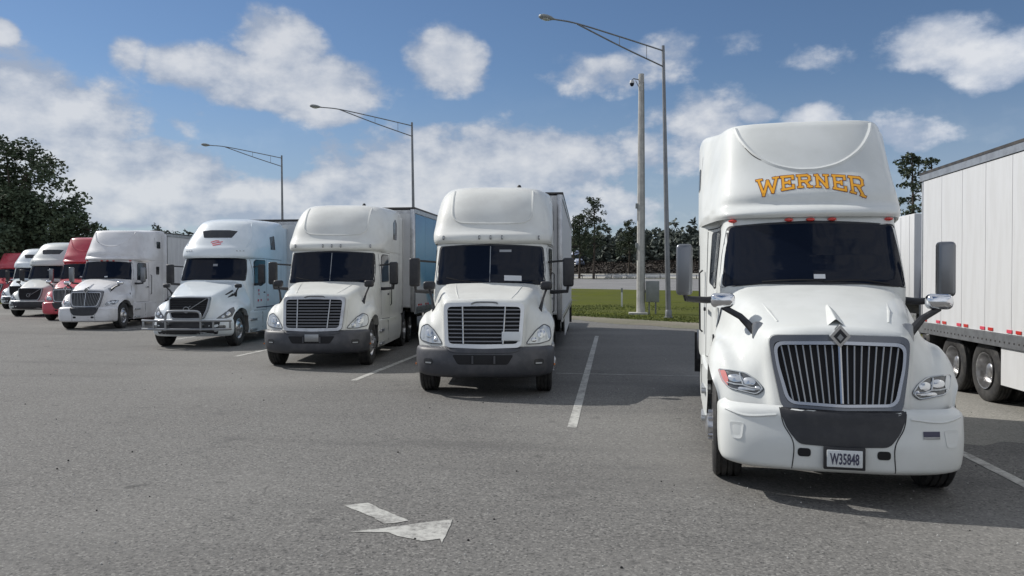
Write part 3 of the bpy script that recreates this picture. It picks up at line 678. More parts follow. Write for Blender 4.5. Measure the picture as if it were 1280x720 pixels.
    seams(cab, CS, [[(2.45, 1.15), (2.52, 1.9)], [(3.62, .98), (3.64, 2.66)], [(2.5, 1.0), (3.62, .98)], [(2.85, 2.70), (3.64, 2.68)], [(4.95, 1.0), (4.95, 2.72)]])
    seams(fair, RS, [[(4.95, 2.8), (4.95, 3.9)], [(4.2, 3.35), (4.2, 3.75)]])
    for x in (-.86, -.235, 0, .235, .86):
        p = CS.front(x, 2.70)
        bm = NB(); lathe(bm, [(.045, 0), (.04, -.02), (.02, -.035), (.0001, -.038)], (0, 0, 0), 'y', 12); o = obj('marker_light', bm, P['redlens'], fair); o.location = (p.x, p.y - .006, 2.712); o.scale = (1.15, 1.2, .5)
    chassis(root, paint, track=.965); skirts(root, paint); rear_of_cab(root, paint, 1.2, 5.25, 1.0, 4.05)
    if lettering:
        def zt(x): return 3.27 - .05 * (x / .6) ** 2
        def zb(x): return 3.085 - .13 * (x / .6) ** 2
        L = {'W': ([[(0, 1), (.25, 0), (.5, .85), (.75, 0), (1, 1)]], [[(-.1, 1), (.18, 1)], [(.82, 1), (1.1, 1)]]),
             'E': ([[(.12, 0), (.12, 1)], [(0, 1), (1, 1), (1, .78)], [(0, 0), (1, 0), (1, .22)], [(.12, .5), (.7, .5)]], [[(.7, .38), (.7, .62)]]),
             'R': ([[(.14, 0), (.14, 1)], [(0, 1), (.75, 1), (.93, .88), (.93, .62), (.75, .5), (.14, .5)], [(.55, .5), (.92, 0)]], [[(0, 0), (.34, 0)], [(.75, 0), (1.08, 0)]]),
             'N': ([[(.14, 0), (.14, 1)], [(.14, 1), (.86, 0)], [(.86, 0), (.86, 1)]], [[(0, 0), (.32, 0)], [(-.02, 1), (.2, 1)], [(.68, 1), (1.02, 1)]])}
        word = 'WERNER'; wd = [.205, .125, .14, .14, .125, .145]; gap = .056
        tot = sum(wd) + gap * 5; x0 = -tot / 2 + .02
        for ch, w_ in zip(word, wd):
            def mp(p):
                x = x0 + p[0] * w_; return (x, zb(x) + .02 + p[1] * (zt(x) - zb(x) - .04))
            parts = {}
            for nm, mt, extra, off in (('letter_outline', 'maroon', .014, .004), ('letter', 'gold', 0., .007)):
                bm = NB()
                for grp, t_ in ((L[ch][0], .028), (L[ch][1], .022)):
                    for st in grp:
                        q = [mp(p) for p in st]
                        # square the stroke ends a little so the corners join
                        for a, b in zip(q, q[1:]):
                            a, b = Vector(a), Vector(b); d = (b - a).normalized() * (t_ * .42 + extra / 2)
                            ribbon(bm, [a - d, b + d], t_ + extra, RS, 0, off, .04)
                parts[nm] = obj(nm, bm, P[mt], fair, smoothed=False)
                off += .0
            x0 += w_ + gap
    return root

# ================================================================== TRACTOR B: square-shouldered cab, wide slatted grille, grey bumper
def build_slat_grille_tractor(paint, name, label, cat='truck', grille_card=True, bumper_plate=False, windscreen_paper=True):
    root = thing(name, label, cat)
    U = [[(0, 1.98, 1.96), (0, 1.5, 1.88), (0, 1.0, 1.785), (0, .60, 1.70), (0, .40, 1.62), (0, .31, 1.25), (0, .16, .80)],
         [(.38, 2.0, 1.955), (.38, 1.5, 1.87), (.38, 1.0, 1.77), (.37, .62, 1.69), (.36, .41, 1.61), (.35, .32, 1.25), (.33, .17, .80)],
         [(.78, 2.05, 1.93), (.77, 1.5, 1.85), (.75, 1.0, 1.745), (.72, .64, 1.665), (.69, .45, 1.575), (.68, .36, 1.25), (.65, .22, .80)],
         [(.96, 2.1, 1.86), (.92, 1.5, 1.74), (.86, 1.0, 1.60), (.80, .68, 1.50), (.76, .52, 1.38), (.74, .43, 1.15), (.71, .31, .80)],
         [(1.03, 2.15, 1.65), (1.03, 1.5, 1.50), (1.00, 1.05, 1.42), (.95, .78, 1.335), (.90, .60, 1.20), (.86, .50, 1.02), (.83, .40, .80)],
         [(1.07, 2.2, 1.4), (1.12, 1.6, 1.38), (1.13, 1.15, 1.39), (1.10, .85, 1.32), (1.05, .66, 1.18), (1.01, .56, 1.0), (.98, .46, .80)],
         [(1.12, 2.2, 1.15), (1.18, 1.75, 1.20), (1.20, 1.3, 1.27), (1.20, .92, 1.24), (1.17, .73, 1.11), (1.13, .62, .96), (1.10, .55, .80)],
         [(1.14, 2.2, .95), (1.19, 1.82, .88), (1.22, 1.52, 1.10), (1.22, 1.1, 1.165), (1.20, .76, 1.06), (1.17, .64, .93), (1.15, .60, .80)]]
    G = surf(mir_out(U), 4, 4); bm = NB(); gridmesh(bm, G)
    for s in (-1, 1):
        c = curve([Vector((s * p[0], p[1], p[2])) for p in U[-1][1:]], 24); gridmesh(bm, [c, [Vector((p.x - s * .12, p.y, p.z + .01)) for p in c]])
    hood = obj('hood', bm, paint, root, angle=50); HS = Skin([G])
    for s in (-1, 1):
        bm = NB(); tube(bm, [HS.top(s * x, y, .0) for x, y in ((.66, 1.9), (.60, 1.4), (.53, .9), (.46, .55))], [.004, .013, .013, .008], 6); obj('hood_crease', bm, paint, hood)
    def gy(x, z, o=0.): return .12 + (z - .84) * .30 + .10 * x * x - o
    def frame(bm, A, B, o, depth, ra=.1, rb=.08):
        A, B = rounded(A, ra, 5), rounded(B, rb, 5); n = len(A)
        va = [bm.verts.new((p.x, gy(p.x, p.y, o), p.y)) for p in A]; vb = [bm.verts.new((p.x, gy(p.x, p.y, o), p.y)) for p in B]
        vc = [bm.verts.new((p.x, gy(p.x, p.y, o - depth), p.y)) for p in A]; vd = [bm.verts.new((p.x, gy(p.x, p.y, o - depth), p.y)) for p in B]
        for q, r_ in ((va, vb), (vc, va), (vb, vd)):
            for i in range(n): bm.faces.new((q[i], q[(i + 1) % n], r_[(i + 1) % n], r_[i]))
    A = [(-.70, 1.60), (0, 1.615), (.70, 1.60), (.65, .855), (0, .835), (-.65, .855)]
    B = [(-.635, 1.535), (0, 1.55), (.635, 1.535), (.59, .915), (0, .905), (-.59, .915)]
    bm = NB(); frame(bm, A, B, .045, .13); g = obj('grille_surround', bm, P['platedgrille'] if grille_card else P['alu'], root)
    bm = NB(); bm.faces.new([bm.verts.new((p.x, gy(p.x, p.y, .0), p.y)) for p in rounded(B, .06, 4)]); bmesh.ops.triangulate(bm, faces=bm.faces); obj('grille_backing', bm, P['matteblack'], g)
    for i in range(9):
        z = .955 + i * .066; hw = .59 + (.635 - .59) * (z - .91) / .63
        bm = NB(); n = 8; r0 = []; 
        G2 = [[Vector((x, gy(x, z + dz, oo), z + dz)) for x in [(-1 + 2 * k / n) * hw for k in range(n + 1)]] for dz, oo in ((.012, .005), (.010, .036), (-.008, .044), (-.014, .02))]
        gridmesh(bm, G2); obj('grille_slat', bm, P['slat'], g)
    for s in (-1, 1):
        bm = NB(); box_pts = [(s * (.335 + .03 * (z - .9) / .6), z) for z in (.91, 1.2, 1.545)]
        tube(bm, [(x, gy(x, z, .05), z) for x, z in box_pts], .013, 6); obj('grille_upright', bm, P['alu'], g)
    bm = NB(); c = curve([(-.22, 1.585, 0), (-.15, 1.615, 0), (0, 1.62, 0), (.2, 1.615, 0), (.24, 1.585, 0)], 14); tube(bm, [(p.x, gy(p.x, p.y, .062), p.y) for p in c], .012, 6); obj('name_bar', bm, P['satin'], g)
    if grille_card:
        bm = NB(); box(bm, (.47, gy(.47, 1.04, .065), 1.045), (.31, .01, .155), .004, rot=Matrix.Rotation(-.28, 4, 'X')); obj('licence_plate', bm, P['platew'], root)
    hl = [(1.155, 1.0), (1.135, 1.17), (1.03, 1.225), (.90, 1.13), (.78, .985), (.72, .895), (.95, .895), (1.13, .94)]
    for s in (-1, 1):
        m = lambda o: [(s * a, b) for a, b in o]
        bm = NB(); seat(bm, HS, m(hl), 0, .008, .03, .04); h = obj('headlight', bm, P['lens'], root)
        t = densify(rounded(m(hl), .04), .05); bm = NB(); tube(bm, [HS.front(p.x, p.y, .010) for p in t] + [HS.front(t[0].x, t[0].y, .010)], .009, 6); obj('lens_rim', bm, P['lampdark'], h)
        bm = NB()
        for cx, cz, rx in ((.985, 1.06, .075), (.86, .965, .045)):
            o = [(s * (cx + rx * math.cos(a * PI / 5)), cz + rx * math.sin(a * PI / 5)) for a in range(10)]; seat(bm, HS, o, 0, .016, .01, .02, rings=2, bulge=.02)
        obj('reflector', bm, P['lamp_reflector'], h)
        bm = NB(); seat(bm, HS, m([(1.15, 1.0), (1.13, 1.16), (1.085, 1.18), (1.08, .96)]), 0, .014, .01, .02, rings=2); obj('turn_signal', bm, P['lens'], h)
    BR = [(.86, [(0, .17), (.42, .18), (.76, .27), (1.0, .42), (1.13, .60)]), (.83, [(0, .06), (.42, .07), (.78, .18), (1.06, .36), (1.19, .60)]),
          (.75, [(0, .03), (.44, .04), (.80, .15), (1.09, .34), (1.21, .60)]), (.60, [(0, .0), (.44, .01), (.80, .12), (1.09, .32), (1.21, .60)]),
          (.45, [(0, .02), (.44, .03), (.79, .15), (1.07, .34), (1.19, .60)]), (.37, [(0, .08), (.42, .09), (.77, .2), (1.03, .39), (1.15, .61)]), (.33, [(0, .2), (.4, .2), (.72, .3), (.96, .48), (1.05, .63)])]
    bump, BG = shell('bumper', [[(x, y, z) for x, y in r] for z, r in BR], P['grey'], root, 5, 3); BS = Skin([BG])
    bm = NB(); seat(bm, BS, [(-.52, .735), (.52, .735), (.42, .575), (-.42, .575)], 0, .006, .02, .04); it = obj('lower_intake', bm, P['matteblack'], bump)
    for x in (-.17, .2): bm = NB(); p = BS.front(x, .655, .012); box(bm, p, (.03, .02, .13)); obj('intake_divider', bm, P['grey'], bump)
    bm = NB(); bead(bm, BS, [(-.66, .845), (-.5, .78), (0, .77), (.5, .78), (.66, .845)], .014, 0, -.002, 24); obj('bumper_crease', bm, P['grey'], bump)
    for s in (-1, 1):
        bm = NB(); seat(bm, BS, [(s * 1.03, .66), (s * .86, .66), (s * .86, .555), (s * 1.03, .555)], 0, .005, .01, .05, rings=2); f = obj('fog_light', bm, P['black'], bump)
        bm = NB(); seat(bm, BS, [(s * 1.0, .60), (s * .89, .60), (s * .89, .575), (s * 1.0, .575)], 0, .010, .01, .01, rings=2); obj('lens', bm, P['lens'], f)
        bm = NB(); box(bm, (s * 1.215, .60, .53), (.02, .06, .03)); obj('side_reflector', bm, P['amber'], bump)
    if bumper_plate:
        bm = NB(); p = BS.front(.02, .70, .03); box(bm, p, (.31, .012, .16), .004); obj('licence_plate', bm, P['satin'], root)
    C = [(.95, [(0, 1.9), (.6, 1.92), (1.0, 2.0), (1.13, 2.15), (1.17, 2.5), (1.19, 3.1), (1.21, 3.9), (1.22, 5.2)]),
         (1.45, [(0, 1.88), (.58, 1.91), (1.0, 2.0), (1.12, 2.15), (1.165, 2.5), (1.19, 3.1), (1.21, 3.9), (1.22, 5.2)]),
         (1.90, [(0, 1.84), (.56, 1.88), (.98, 2.0), (1.10, 2.16), (1.15, 2.5), (1.18, 3.1), (1.21, 3.9), (1.22, 5.2)]),
         (2.28, [(0, 1.97), (.55, 2.01), (.95, 2.12), (1.08, 2.29), (1.13, 2.6), (1.17, 3.1), (1.21, 3.9), (1.22, 5.2)]),
         (2.64, [(0, 2.10), (.54, 2.13), (.93, 2.23), (1.06, 2.39), (1.12, 2.68), (1.17, 3.1), (1.21, 3.9), (1.22, 5.2)]),
         (2.78, [(0, 2.14), (.54, 2.17), (.93, 2.27), (1.06, 2.43), (1.12, 2.7), (1.17, 3.1), (1.21, 3.9), (1.22, 5.2)])]
    cab, CG = shell('cab', cabrows(C), paint, root); CS = Skin([CG])
    R = [(2.70, [(0, 2.09), (.55, 2.12), (.95, 2.23), (1.10, 2.40), (1.16, 2.7), (1.19, 3.1), (1.22, 3.9), (1.23, 5.2)]),
         (2.76, [(0, 2.03), (.55, 2.06), (.96, 2.18), (1.13, 2.38), (1.18, 2.7), (1.20, 3.1), (1.225, 3.9), (1.235, 5.2)]),
         (2.86, [(0, 2.06), (.55, 2.09), (.97, 2.21), (1.14, 2.42), (1.19, 2.72), (1.20, 3.1), (1.225, 3.9), (1.235, 5.2)]),
         (2.94, [(0, 2.16), (.55, 2.19), (.97, 2.30), (1.14, 2.50), (1.19, 2.76), (1.20, 3.15), (1.225, 3.9), (1.235, 5.2)]),
         (3.06, [(0, 2.26), (.55, 2.29), (.96, 2.41), (1.13, 2.62), (1.18, 2.86), (1.20, 3.2), (1.225, 3.9), (1.235, 5.2)]),
         (3.35, [(0, 2.43), (.55, 2.46), (.94, 2.60), (1.10, 2.84), (1.16, 3.1), (1.19, 3.4), (1.22, 4.0), (1.235, 5.2)]),
         (3.62, [(0, 2.66), (.54, 2.69), (.90, 2.84), (1.05, 3.1), (1.12, 3.4), (1.17, 3.7), (1.21, 4.2), (1.23, 5.2)]),
         (3.80, [(0, 2.90), (.52, 2.94), (.84, 3.10), (.98, 3.36), (1.06, 3.66), (1.12, 4.0), (1.18, 4.4), (1.21, 5.2)]),
         (3.90, [(0, 3.20), (.48, 3.24), (.74, 3.38), (.88, 3.62), (.96, 3.9), (1.03, 4.2), (1.10, 4.6), (1.15, 5.2)]),
         (3.95, [(0, 3.7), (.3, 3.72), (.5, 3.8), (.62, 4.0), (.7, 4.2), (.78, 4.4), (.85, 4.8), (.9, 5.2)]),
         (3.97, [(0, 4.4), (.03, 4.41), (.05, 4.43), (.07, 4.5), (.08, 4.6), (.09, 4.7), (.1, 4.9), (.1, 5.2)])]
    fair, RG = shell('roof_fairing', cabrows(R), paint, root); RS = Skin([RG])
    bm = NB(); bead(bm, RS, [(-.80, 3.80), (-.80, 3.62), (-.79, 3.36), (-.76, 3.22), (-.66, 3.13), (-.48, 3.10), (0, 3.09), (.48, 3.10), (.66, 3.13), (.76, 3.22), (.79, 3.36), (.80, 3.62), (.80, 3.80)], .024, 0, -.008, 60); obj('fairing_bead', bm, paint, fair)
    ws = [(-1.02, 1.90), (-.5, 1.93), (0, 1.94), (.5, 1.93), (1.02, 1.90), (1.025, 2.2), (.985, 2.63), (.5, 2.65), (0, 2.655), (-.5, 2.65), (-.985, 2.63), (-1.025, 2.2)]
    bm = NB(); seat(bm, CS, grow(ws, .035), 0, .008, .02, .06, 20); obj('windshield_gasket', bm, P['black'], cab)
    bm = NB(); seat(bm, CS, ws, 0, .014, .01, .08, 20); w = obj('windshield', bm, P['glass'], root)
    bm = NB(); tube(bm, [CS.front(-.005, 1.95, .015), CS.front(-.005, 2.3, .015), CS.front(-.005, 2.64, .015)], .009, 6); obj('windshield_divider', bm, P['satin'], w)
    if windscreen_paper:
        bm = NB(); seat(bm, CS, [(.27, 1.98), (.60, 1.97), (.60, 2.07), (.27, 2.08)], 0, .018, .004, 0, 2); obj('windshield_paper', bm, P['paper'], w)
        bm = NB(); seat(bm, CS, [(.17, 2.53), (.40, 2.53), (.40, 2.575), (.17, 2.575)], 0, .018, .004, 0, 2); obj('toll_tag', bm, P['satin'], w)
    bm = NB(); bead(bm, CS, [(-.85, 2.03), (-.5, 1.97), (-.15, 1.95)], .009, 0, .018); bead(bm, CS, [(.85, 1.98), (.5, 1.95), (.15, 1.945)], .009, 0, .018); obj('wiper', bm, P['matteblack'], root)
    for s in (-1, 1):
        sw = [(2.50, 1.93), (2.62, 2.54), (2.74, 2.60), (3.30, 2.60), (3.32, 1.95)]
        bm = NB(); seat(bm, CS, grow(sw, .03), s, .005, .02, .05, 4); obj('window_gasket', bm, P['black'], cab)
        bm = NB(); seat(bm, CS, sw, s, .011, .01, .05, 4); obj('side_window', bm, P['sideglass'], root)
        bm = NB(); seat(bm, RS, [(3.9, 3.05), (3.95, 3.5), (4.3, 3.62), (4.5, 3.5), (4.4, 3.05)], s, .009, .01, .05, 3); obj('upper_window', bm, P['sideglass'], root)
        bm = NB(); box(bm, (s * 1.19, 3.25, 1.60), (.03, .16, .05), .01); obj('door_handle', bm, P['black'], root)
        bm = NB(); tube(bm, [(s * 1.2, 3.52, 1.3), (s * 1.235, 3.52, 1.33), (s * 1.245, 3.52, 2.1), (s * 1.2, 3.52, 2.14)], .014, 6); obj('grab_rail', bm, P['black'], root)
        door_mirror(root, s, 1.50, 2.2, 1.86, 2.42, .21, 'black', 1.78, 1.13, 2.45)
        hood_mirror(root, s, (1.07, 1.2, 1.89), (.22, .14, .16), (.96, 1.05, 1.44), 'black')
    seams(cab, CS, [[(2.36, 1.1), (2.42, 2.62)], [(3.42, .98), (3.44, 2.64)], [(2.4, 1.0), (3.42, .98)], [(2.6, 2.67), (3.44, 2.66)], [(4.95, 1.0), (4.95, 2.7)]])
    seams(fair, RS, [[(4.95, 2.8), (4.95, 3.8)]])
    for x in (-.93, -.22, 0, .22, .93):
        p = RS.front(x, 2.81); bm = NB(); box(bm, (0, 0, 0), (.035, .05, .085), .012); o = obj('marker_light', bm, P['lampdark'], fair); o.location = (p.x, p.y - .01, 2.81)
        bm = NB(); box(bm, (.004, -.028, 0), (.018, .012, .05), .004); obj('lens', bm, P['lens'], o)
    chassis(root, paint, front=1.1); skirts(root, paint, 1.18); rear_of_cab(root, paint, 1.2, 5.25, 1.0, 3.85)
    bm = NB(); lathe(bm, [(.05, 0), (.045, .03), (.03, .06), (.0001, .07)], (.5, 3.6, 3.93), 'z', 10); obj('roof_antenna', bm, P['black'], fair)
    return root

# ================================================================== TRACTOR C: swept nose, dark trapezoid grille, skylight fairing
def build_skylight_tractor(paint, name, label, cat='truck', guard=True, logo=True):
    root = thing(name, label, cat)
    U = [[(0, 2.05, 1.95), (0, 1.5, 1.83), (0, 1.0, 1.69), (0, .60, 1.57), (0, .38, 1.48), (0, .30, 1.2), (0, .18, .78)],
         [(.38, 2.07, 1.95), (.37, 1.5, 1.82), (.35, 1.0, 1.68), (.34, .62, 1.56), (.33, .39, 1.47), (.31, .31, 1.2), (.27, .2, .78)],
         [(.80, 2.14, 1.93), (.74, 1.5, 1.80), (.68, 1.0, 1.65), (.62, .64, 1.53), (.58, .43, 1.44), (.56, .35, 1.2), (.50, .24, .78)],
         [(.97, 2.2, 1.85), (.90, 1.5, 1.68), (.81, 1.0, 1.51), (.74, .70, 1.39), (.68, .52, 1.27), (.66, .43, 1.07), (.64, .34, .78)],
         [(1.04, 2.25, 1.6), (1.01, 1.5, 1.44), (.95, 1.05, 1.34), (.90, .78, 1.24), (.86, .60, 1.12), (.83, .50, .98), (.82, .41, .78)],
         [(1.09, 2.25, 1.4), (1.10, 1.6, 1.30), (1.09, 1.15, 1.30), (1.06, .85, 1.23), (1.03, .66, 1.10), (1.0, .56, .97), (.98, .48, .78)],
         [(1.13, 2.25, 1.15), (1.17, 1.75, 1.14), (1.19, 1.3, 1.20), (1.18, .92, 1.17), (1.15, .73, 1.06), (1.12, .62, .95), (1.10, .56, .78)],
         [(1.14, 2.25, .95), (1.18, 1.82, .86), (1.21, 1.52, 1.06), (1.21, 1.1, 1.13), (1.19, .75, 1.02), (1.16, .64, .91), (1.14, .60, .78)]]
    G = surf(mir_out(U), 4, 4); bm = NB(); gridmesh(bm, G)
    for s in (-1, 1):
        c = curve([Vector((s * p[0], p[1], p[2])) for p in U[-1][1:]], 24); gridmesh(bm, [c, [Vector((p.x - s * .12, p.y, p.z + .01)) for p in c]])
    hood = obj('hood', bm, paint, root, angle=50); HS = Skin([G])
    def gy(x, z, o=0.): return .13 + (z - .84) * .29 + .14 * x * x - o
    A = [(-.60, 1.47), (0, 1.48), (.60, 1.47), (.56, 1.1), (.46, .84), (0, .825), (-.46, .84), (-.56, 1.1)]
    Bo = [(-.56, 1.435), (0, 1.445), (.56, 1.435), (.52, 1.1), (.43, .875), (0, .865), (-.43, .875), (-.52, 1.1)]
    bm = NB(); a, b = rounded(A, .07, 5), rounded(Bo, .06, 5); n = len(a)
    va = [bm.verts.new((p.x, gy(p.x, p.y, .05), p.y)) for p in a]; vb = [bm.verts.new((p.x, gy(p.x, p.y, .05), p.y)) for p in b]; vc = [bm.verts.new((p.x, gy(p.x, p.y, -.08), p.y)) for p in a]
    for q, r_ in ((va, vb), (vc, va)):
        for i in range(n): bm.faces.new((q[i], q[(i + 1) % n], r_[(i + 1) % n], r_[i]))
    g = obj('grille_surround', bm, P['satin'], root)
    bm = NB(); bm.faces.new([bm.verts.new((p.x, gy(p.x, p.y, .02), p.y)) for p in rounded(Bo, .05, 4)]); bmesh.ops.triangulate(bm, faces=bm.faces); obj('grille_backing', bm, P['matteblack'], g)
    for i in range(8):
        z = .92 + i * .067; hw = .43 + .09 * min(1, (z - .87) / .25) + .03 * max(0, z - 1.1); bm = NB()
        tube(bm, [(x, gy(x, z, .034), z) for x in (-hw, -hw / 2, 0, hw / 2, hw)], .008, 4); obj('grille_slat', bm, P['black'], g)
    bm = NB(); tube(bm, [(-.03, gy(0, 1.1, .052), 1.06), (.50, gy(.5, 1.43, .052), 1.42)], .013, 6); obj('diagonal_bar', bm, P['satin'], g)
    bm = NB(); tube(bm, [(.085 * math.cos(k * PI / 8) - .03, gy(0, 1.1, .06), 1.1 + .085 * math.sin(k * PI / 8)) for k in range(17)], .013, 6); tube(bm, [(.03, gy(0, 1.1, .06), 1.16), (.085, gy(0, 1.2, .06), 1.215)], .012, 6); obj('badge', bm, P['satin'], g)
    hl = [(1.17, 1.05), (1.11, 1.17), (1.04, 1.13), (.90, .98), (.76, .87), (.74, .82), (.98, .83), (1.13, .90)]
    for s in (-1, 1):
        m = lambda o: [(s * a_, b_) for a_, b_ in o]
        bm = NB(); seat(bm, HS, m(hl), 0, .008, .03, .03); h = obj('headlight', bm, P['lampdark'], root)
        bm = NB()
        for cx, cz, rx in ((1.03, .98, .06), (.91, .895, .045)):
            seat(bm, HS, [(s * (cx + rx * math.cos(k * PI / 4)), cz + rx * math.sin(k * PI / 4)) for k in range(8)], 0, .014, .01, .02, rings=2, bulge=.015)
        obj('reflector', bm, P['lamp_reflector'], h)
        bm = NB(); seat(bm, HS, [(1.28, 1.56), (1.02, 1.46), (.98, 1.43), (1.35, 1.50)], s, .006, .01, .02, 2); seat(bm, HS, [(1.35, 1.66), (.95, 1.52), (1.0, 1.51), (1.36, 1.62)], s, .006, .01, .02, 2); obj('hood_vent', bm, P['black'], hood)
    BR = [(.84, [(0, .14), (.42, .15), (.76, .25), (1.0, .40), (1.12, .60)]), (.79, [(0, .06), (.42, .07), (.78, .18), (1.05, .35), (1.17, .60)]),
          (.60, [(0, .03), (.44, .04), (.80, .15), (1.07, .33), (1.19, .60)]), (.42, [(0, .05), (.44, .06), (.79, .18), (1.05, .36), (1.17, .60)]), (.34, [(0, .16), (.42, .17), (.75, .27), (1.0, .44), (1.1, .62)])]
    bump, BG = shell('bumper', [[(x, y, z) for x, y in r] for z, r in BR], paint, root, 5, 4); BS = Skin([BG])
    bm = NB(); seat(bm, BS, [(-.92, .77), (.92, .77), (.86, .40), (-.86, .40)], 0, .006, .02, .05); obj('lower_intake', bm, P['black'], bump)
    for s in (-1, 1):
        bm = NB(); seat(bm, BS, [(s * 1.05, .66), (s * .88, .66), (s * .88, .56), (s * 1.05, .56)], 0, .006, .01, .04, rings=2); obj('fog_light', bm, P['lampdark'], bump)
    if guard:
        bm = NB()
        for z in (.80, .56):
            tube(bm, curve([(-1.28, .12, z), (-1.15, .0, z), (-.8, -.12, z), (0, -.16, z), (.8, -.12, z), (1.15, .0, z), (1.28, .12, z)], 24), .032, 8)
        tube(bm, curve([(-.50, -.13, .52), (-.50, -.14, .9), (-.47, -.14, 1.02), (-.38, -.15, 1.07), (0, -.16, 1.08), (.38, -.15, 1.07), (.47, -.14, 1.02), (.50, -.14, .9), (.50, -.13, .52)], 30), .036, 8)
        for s in (-1, 1):
            tube(bm, [(s * .85, -.11, .82), (s * .85, -.11, .54)], .03, 8); tube(bm, [(s * .5, -.13, .68), (s * .5, .2, .68)], .03, 8)
            box(bm, (s * 1.25, .10, .68), (.05, .05, .30), .015)
        obj('bull_bar', bm, P['satin'], root)
    C = [(.95, [(0, 1.95), (.6, 1.97), (1.0, 2.05), (1.12, 2.2), (1.16, 2.5), (1.19, 3.1), (1.22, 3.9), (1.23, 5.2)]),
         (1.45, [(0, 1.93), (.58, 1.96), (.98, 2.05), (1.11, 2.2), (1.155, 2.5), (1.19, 3.1), (1.22, 3.9), (1.23, 5.2)]),
         (1.90, [(0, 1.88), (.56, 1.93), (.96, 2.05), (1.09, 2.22), (1.15, 2.5), (1.18, 3.1), (1.22, 3.9), (1.23, 5.2)]),
         (2.28, [(0, 2.03), (.54, 2.08), (.92, 2.19), (1.06, 2.36), (1.13, 2.6), (1.18, 3.1), (1.22, 3.9), (1.23, 5.2)]),
         (2.62, [(0, 2.18), (.52, 2.22), (.89, 2.33), (1.03, 2.49), (1.12, 2.7), (1.18, 3.1), (1.22, 3.9), (1.23, 5.2)]),
         (2.74, [(0, 2.22), (.52, 2.26), (.89, 2.37), (1.03, 2.52), (1.12, 2.7), (1.18, 3.1), (1.22, 3.9), (1.23, 5.2)])]
    cab, CG = shell('cab', cabrows(C), paint, root); CS = Skin([CG])
    R = [(2.64, [(0, 2.10), (.54, 2.14), (.93, 2.28), (1.08, 2.44), (1.15, 2.7), (1.19, 3.1), (1.225, 3.9), (1.24, 5.2)]),
         (2.72, [(0, 2.06), (.54, 2.10), (.94, 2.25), (1.10, 2.43), (1.16, 2.7), (1.20, 3.1), (1.23, 3.9), (1.24, 5.2)]),
         (2.92, [(0, 2.15), (.54, 2.19), (.93, 2.33), (1.10, 2.52), (1.17, 2.8), (1.20, 3.1), (1.23, 3.9), (1.24, 5.2)]),
         (3.05, [(0, 2.27), (.52, 2.31), (.90, 2.44), (1.08, 2.66), (1.16, 2.92), (1.20, 3.25), (1.23, 3.9), (1.24, 5.2)]),
         (3.30, [(0, 2.46), (.50, 2.50), (.84, 2.64), (1.02, 2.9), (1.12, 3.2), (1.18, 3.5), (1.22, 4.1), (1.24, 5.2)]),
         (3.55, [(0, 2.68), (.48, 2.72), (.80, 2.88), (.98, 3.18), (1.08, 3.5), (1.15, 3.8), (1.21, 4.3), (1.23, 5.2)]),
         (3.76, [(0, 2.92), (.46, 2.97), (.76, 3.15), (.93, 3.5), (1.03, 3.85), (1.10, 4.1), (1.17, 4.5), (1.21, 5.2)]),
         (3.88, [(0, 3.22), (.44, 3.28), (.70, 3.48), (.85, 3.82), (.95, 4.1), (1.02, 4.35), (1.09, 4.65), (1.14, 5.2)]),
         (3.95, [(0, 3.7), (.28, 3.74), (.45, 3.85), (.57, 4.05), (.66, 4.25), (.74, 4.5), (.82, 4.8), (.88, 5.2)]),
         (3.97, [(0, 4.4), (.03, 4.41), (.05, 4.43), (.07, 4.5), (.08, 4.6), (.09, 4.7), (.1, 4.9), (.1, 5.2)])]
    fair, RG = shell('roof_fairing', cabrows(R), paint, root); RS = Skin([RG])
    for s in (-1, 1):
        bm = NB(); c = curve([(s * .92, 2.42, 2.95), (s * .97, 2.75, 3.2), (s * .90, 3.05, 3.5), (s * .80, 3.45, 3.8)], 12); tube(bm, [RS.front(p.x, p.z, -.004) for p in c], [.01] + [.022] * 11 + [.01], 6); obj('fairing_bead', bm, paint, fair)
    bm = NB(); seat(bm, RS, [(-.44, 3.28), (.44, 3.28), (.56, 3.50), (.3, 3.53), (-.3, 3.53), (-.56, 3.50)], 0, .008, .02, .03, 4); obj('skylight', bm, P['sideglass'], root)
    if logo:
        bm = NB()
        for q in ([(-.17, 3.13), (-.03, 3.18), (.09, 3.17)], [(-.12, 3.08), (.04, 3.12), (.2, 3.15)], [(-.08, 3.03), (.07, 3.06), (.17, 3.08)]):
            ribbon(bm, q, .032, RS, 0, .006, .05)
        obj('roof_emblem', bm, P['redprint'], fair, smoothed=False)
        for s in (-1, 1):
            bm = NB()
            for y, z, w_ in ((2.75, 1.62, .10), (2.78, 1.50, .06), (2.7, 1.30, .10), (2.95, 1.30, .08), (3.55, 1.45, .08), (3.55, 1.30, .08)):
                ribbon(bm, [(y, z), (y + w_, z)], .07, CS, s, .006, .05)
            obj('door_lettering', bm, P['redprint'], cab, smoothed=False)
            bm = NB(); ribbon(bm, [(2.6, 1.08), (4.6, 1.08)], .035, CS, s, .006, .2); obj('door_stripe', bm, P['darkprint'], cab, smoothed=False)
    ws = [(-.985, 1.93), (-.5, 1.97), (0, 1.98), (.5, 1.97), (.985, 1.93), (.975, 2.25), (.92, 2.60), (.45, 2.62), (0, 2.625), (-.45, 2.62), (-.92, 2.60), (-.975, 2.25)]
    bm = NB(); seat(bm, CS, grow(ws, .03), 0, .008, .02, .06, 20); obj('windshield_gasket', bm, P['black'], cab)
    bm = NB(); seat(bm, CS, ws, 0, .014, .01, .08, 20); w = obj('windshield', bm, P['glass'], root)
    bm = NB(); seat(bm, CS, [(.0, 2.38), (.14, 2.38), (.14, 2.45), (.0, 2.45)], 0, .018, .004, 0, 2); obj('windshield_sticker', bm, P['satin'], w)
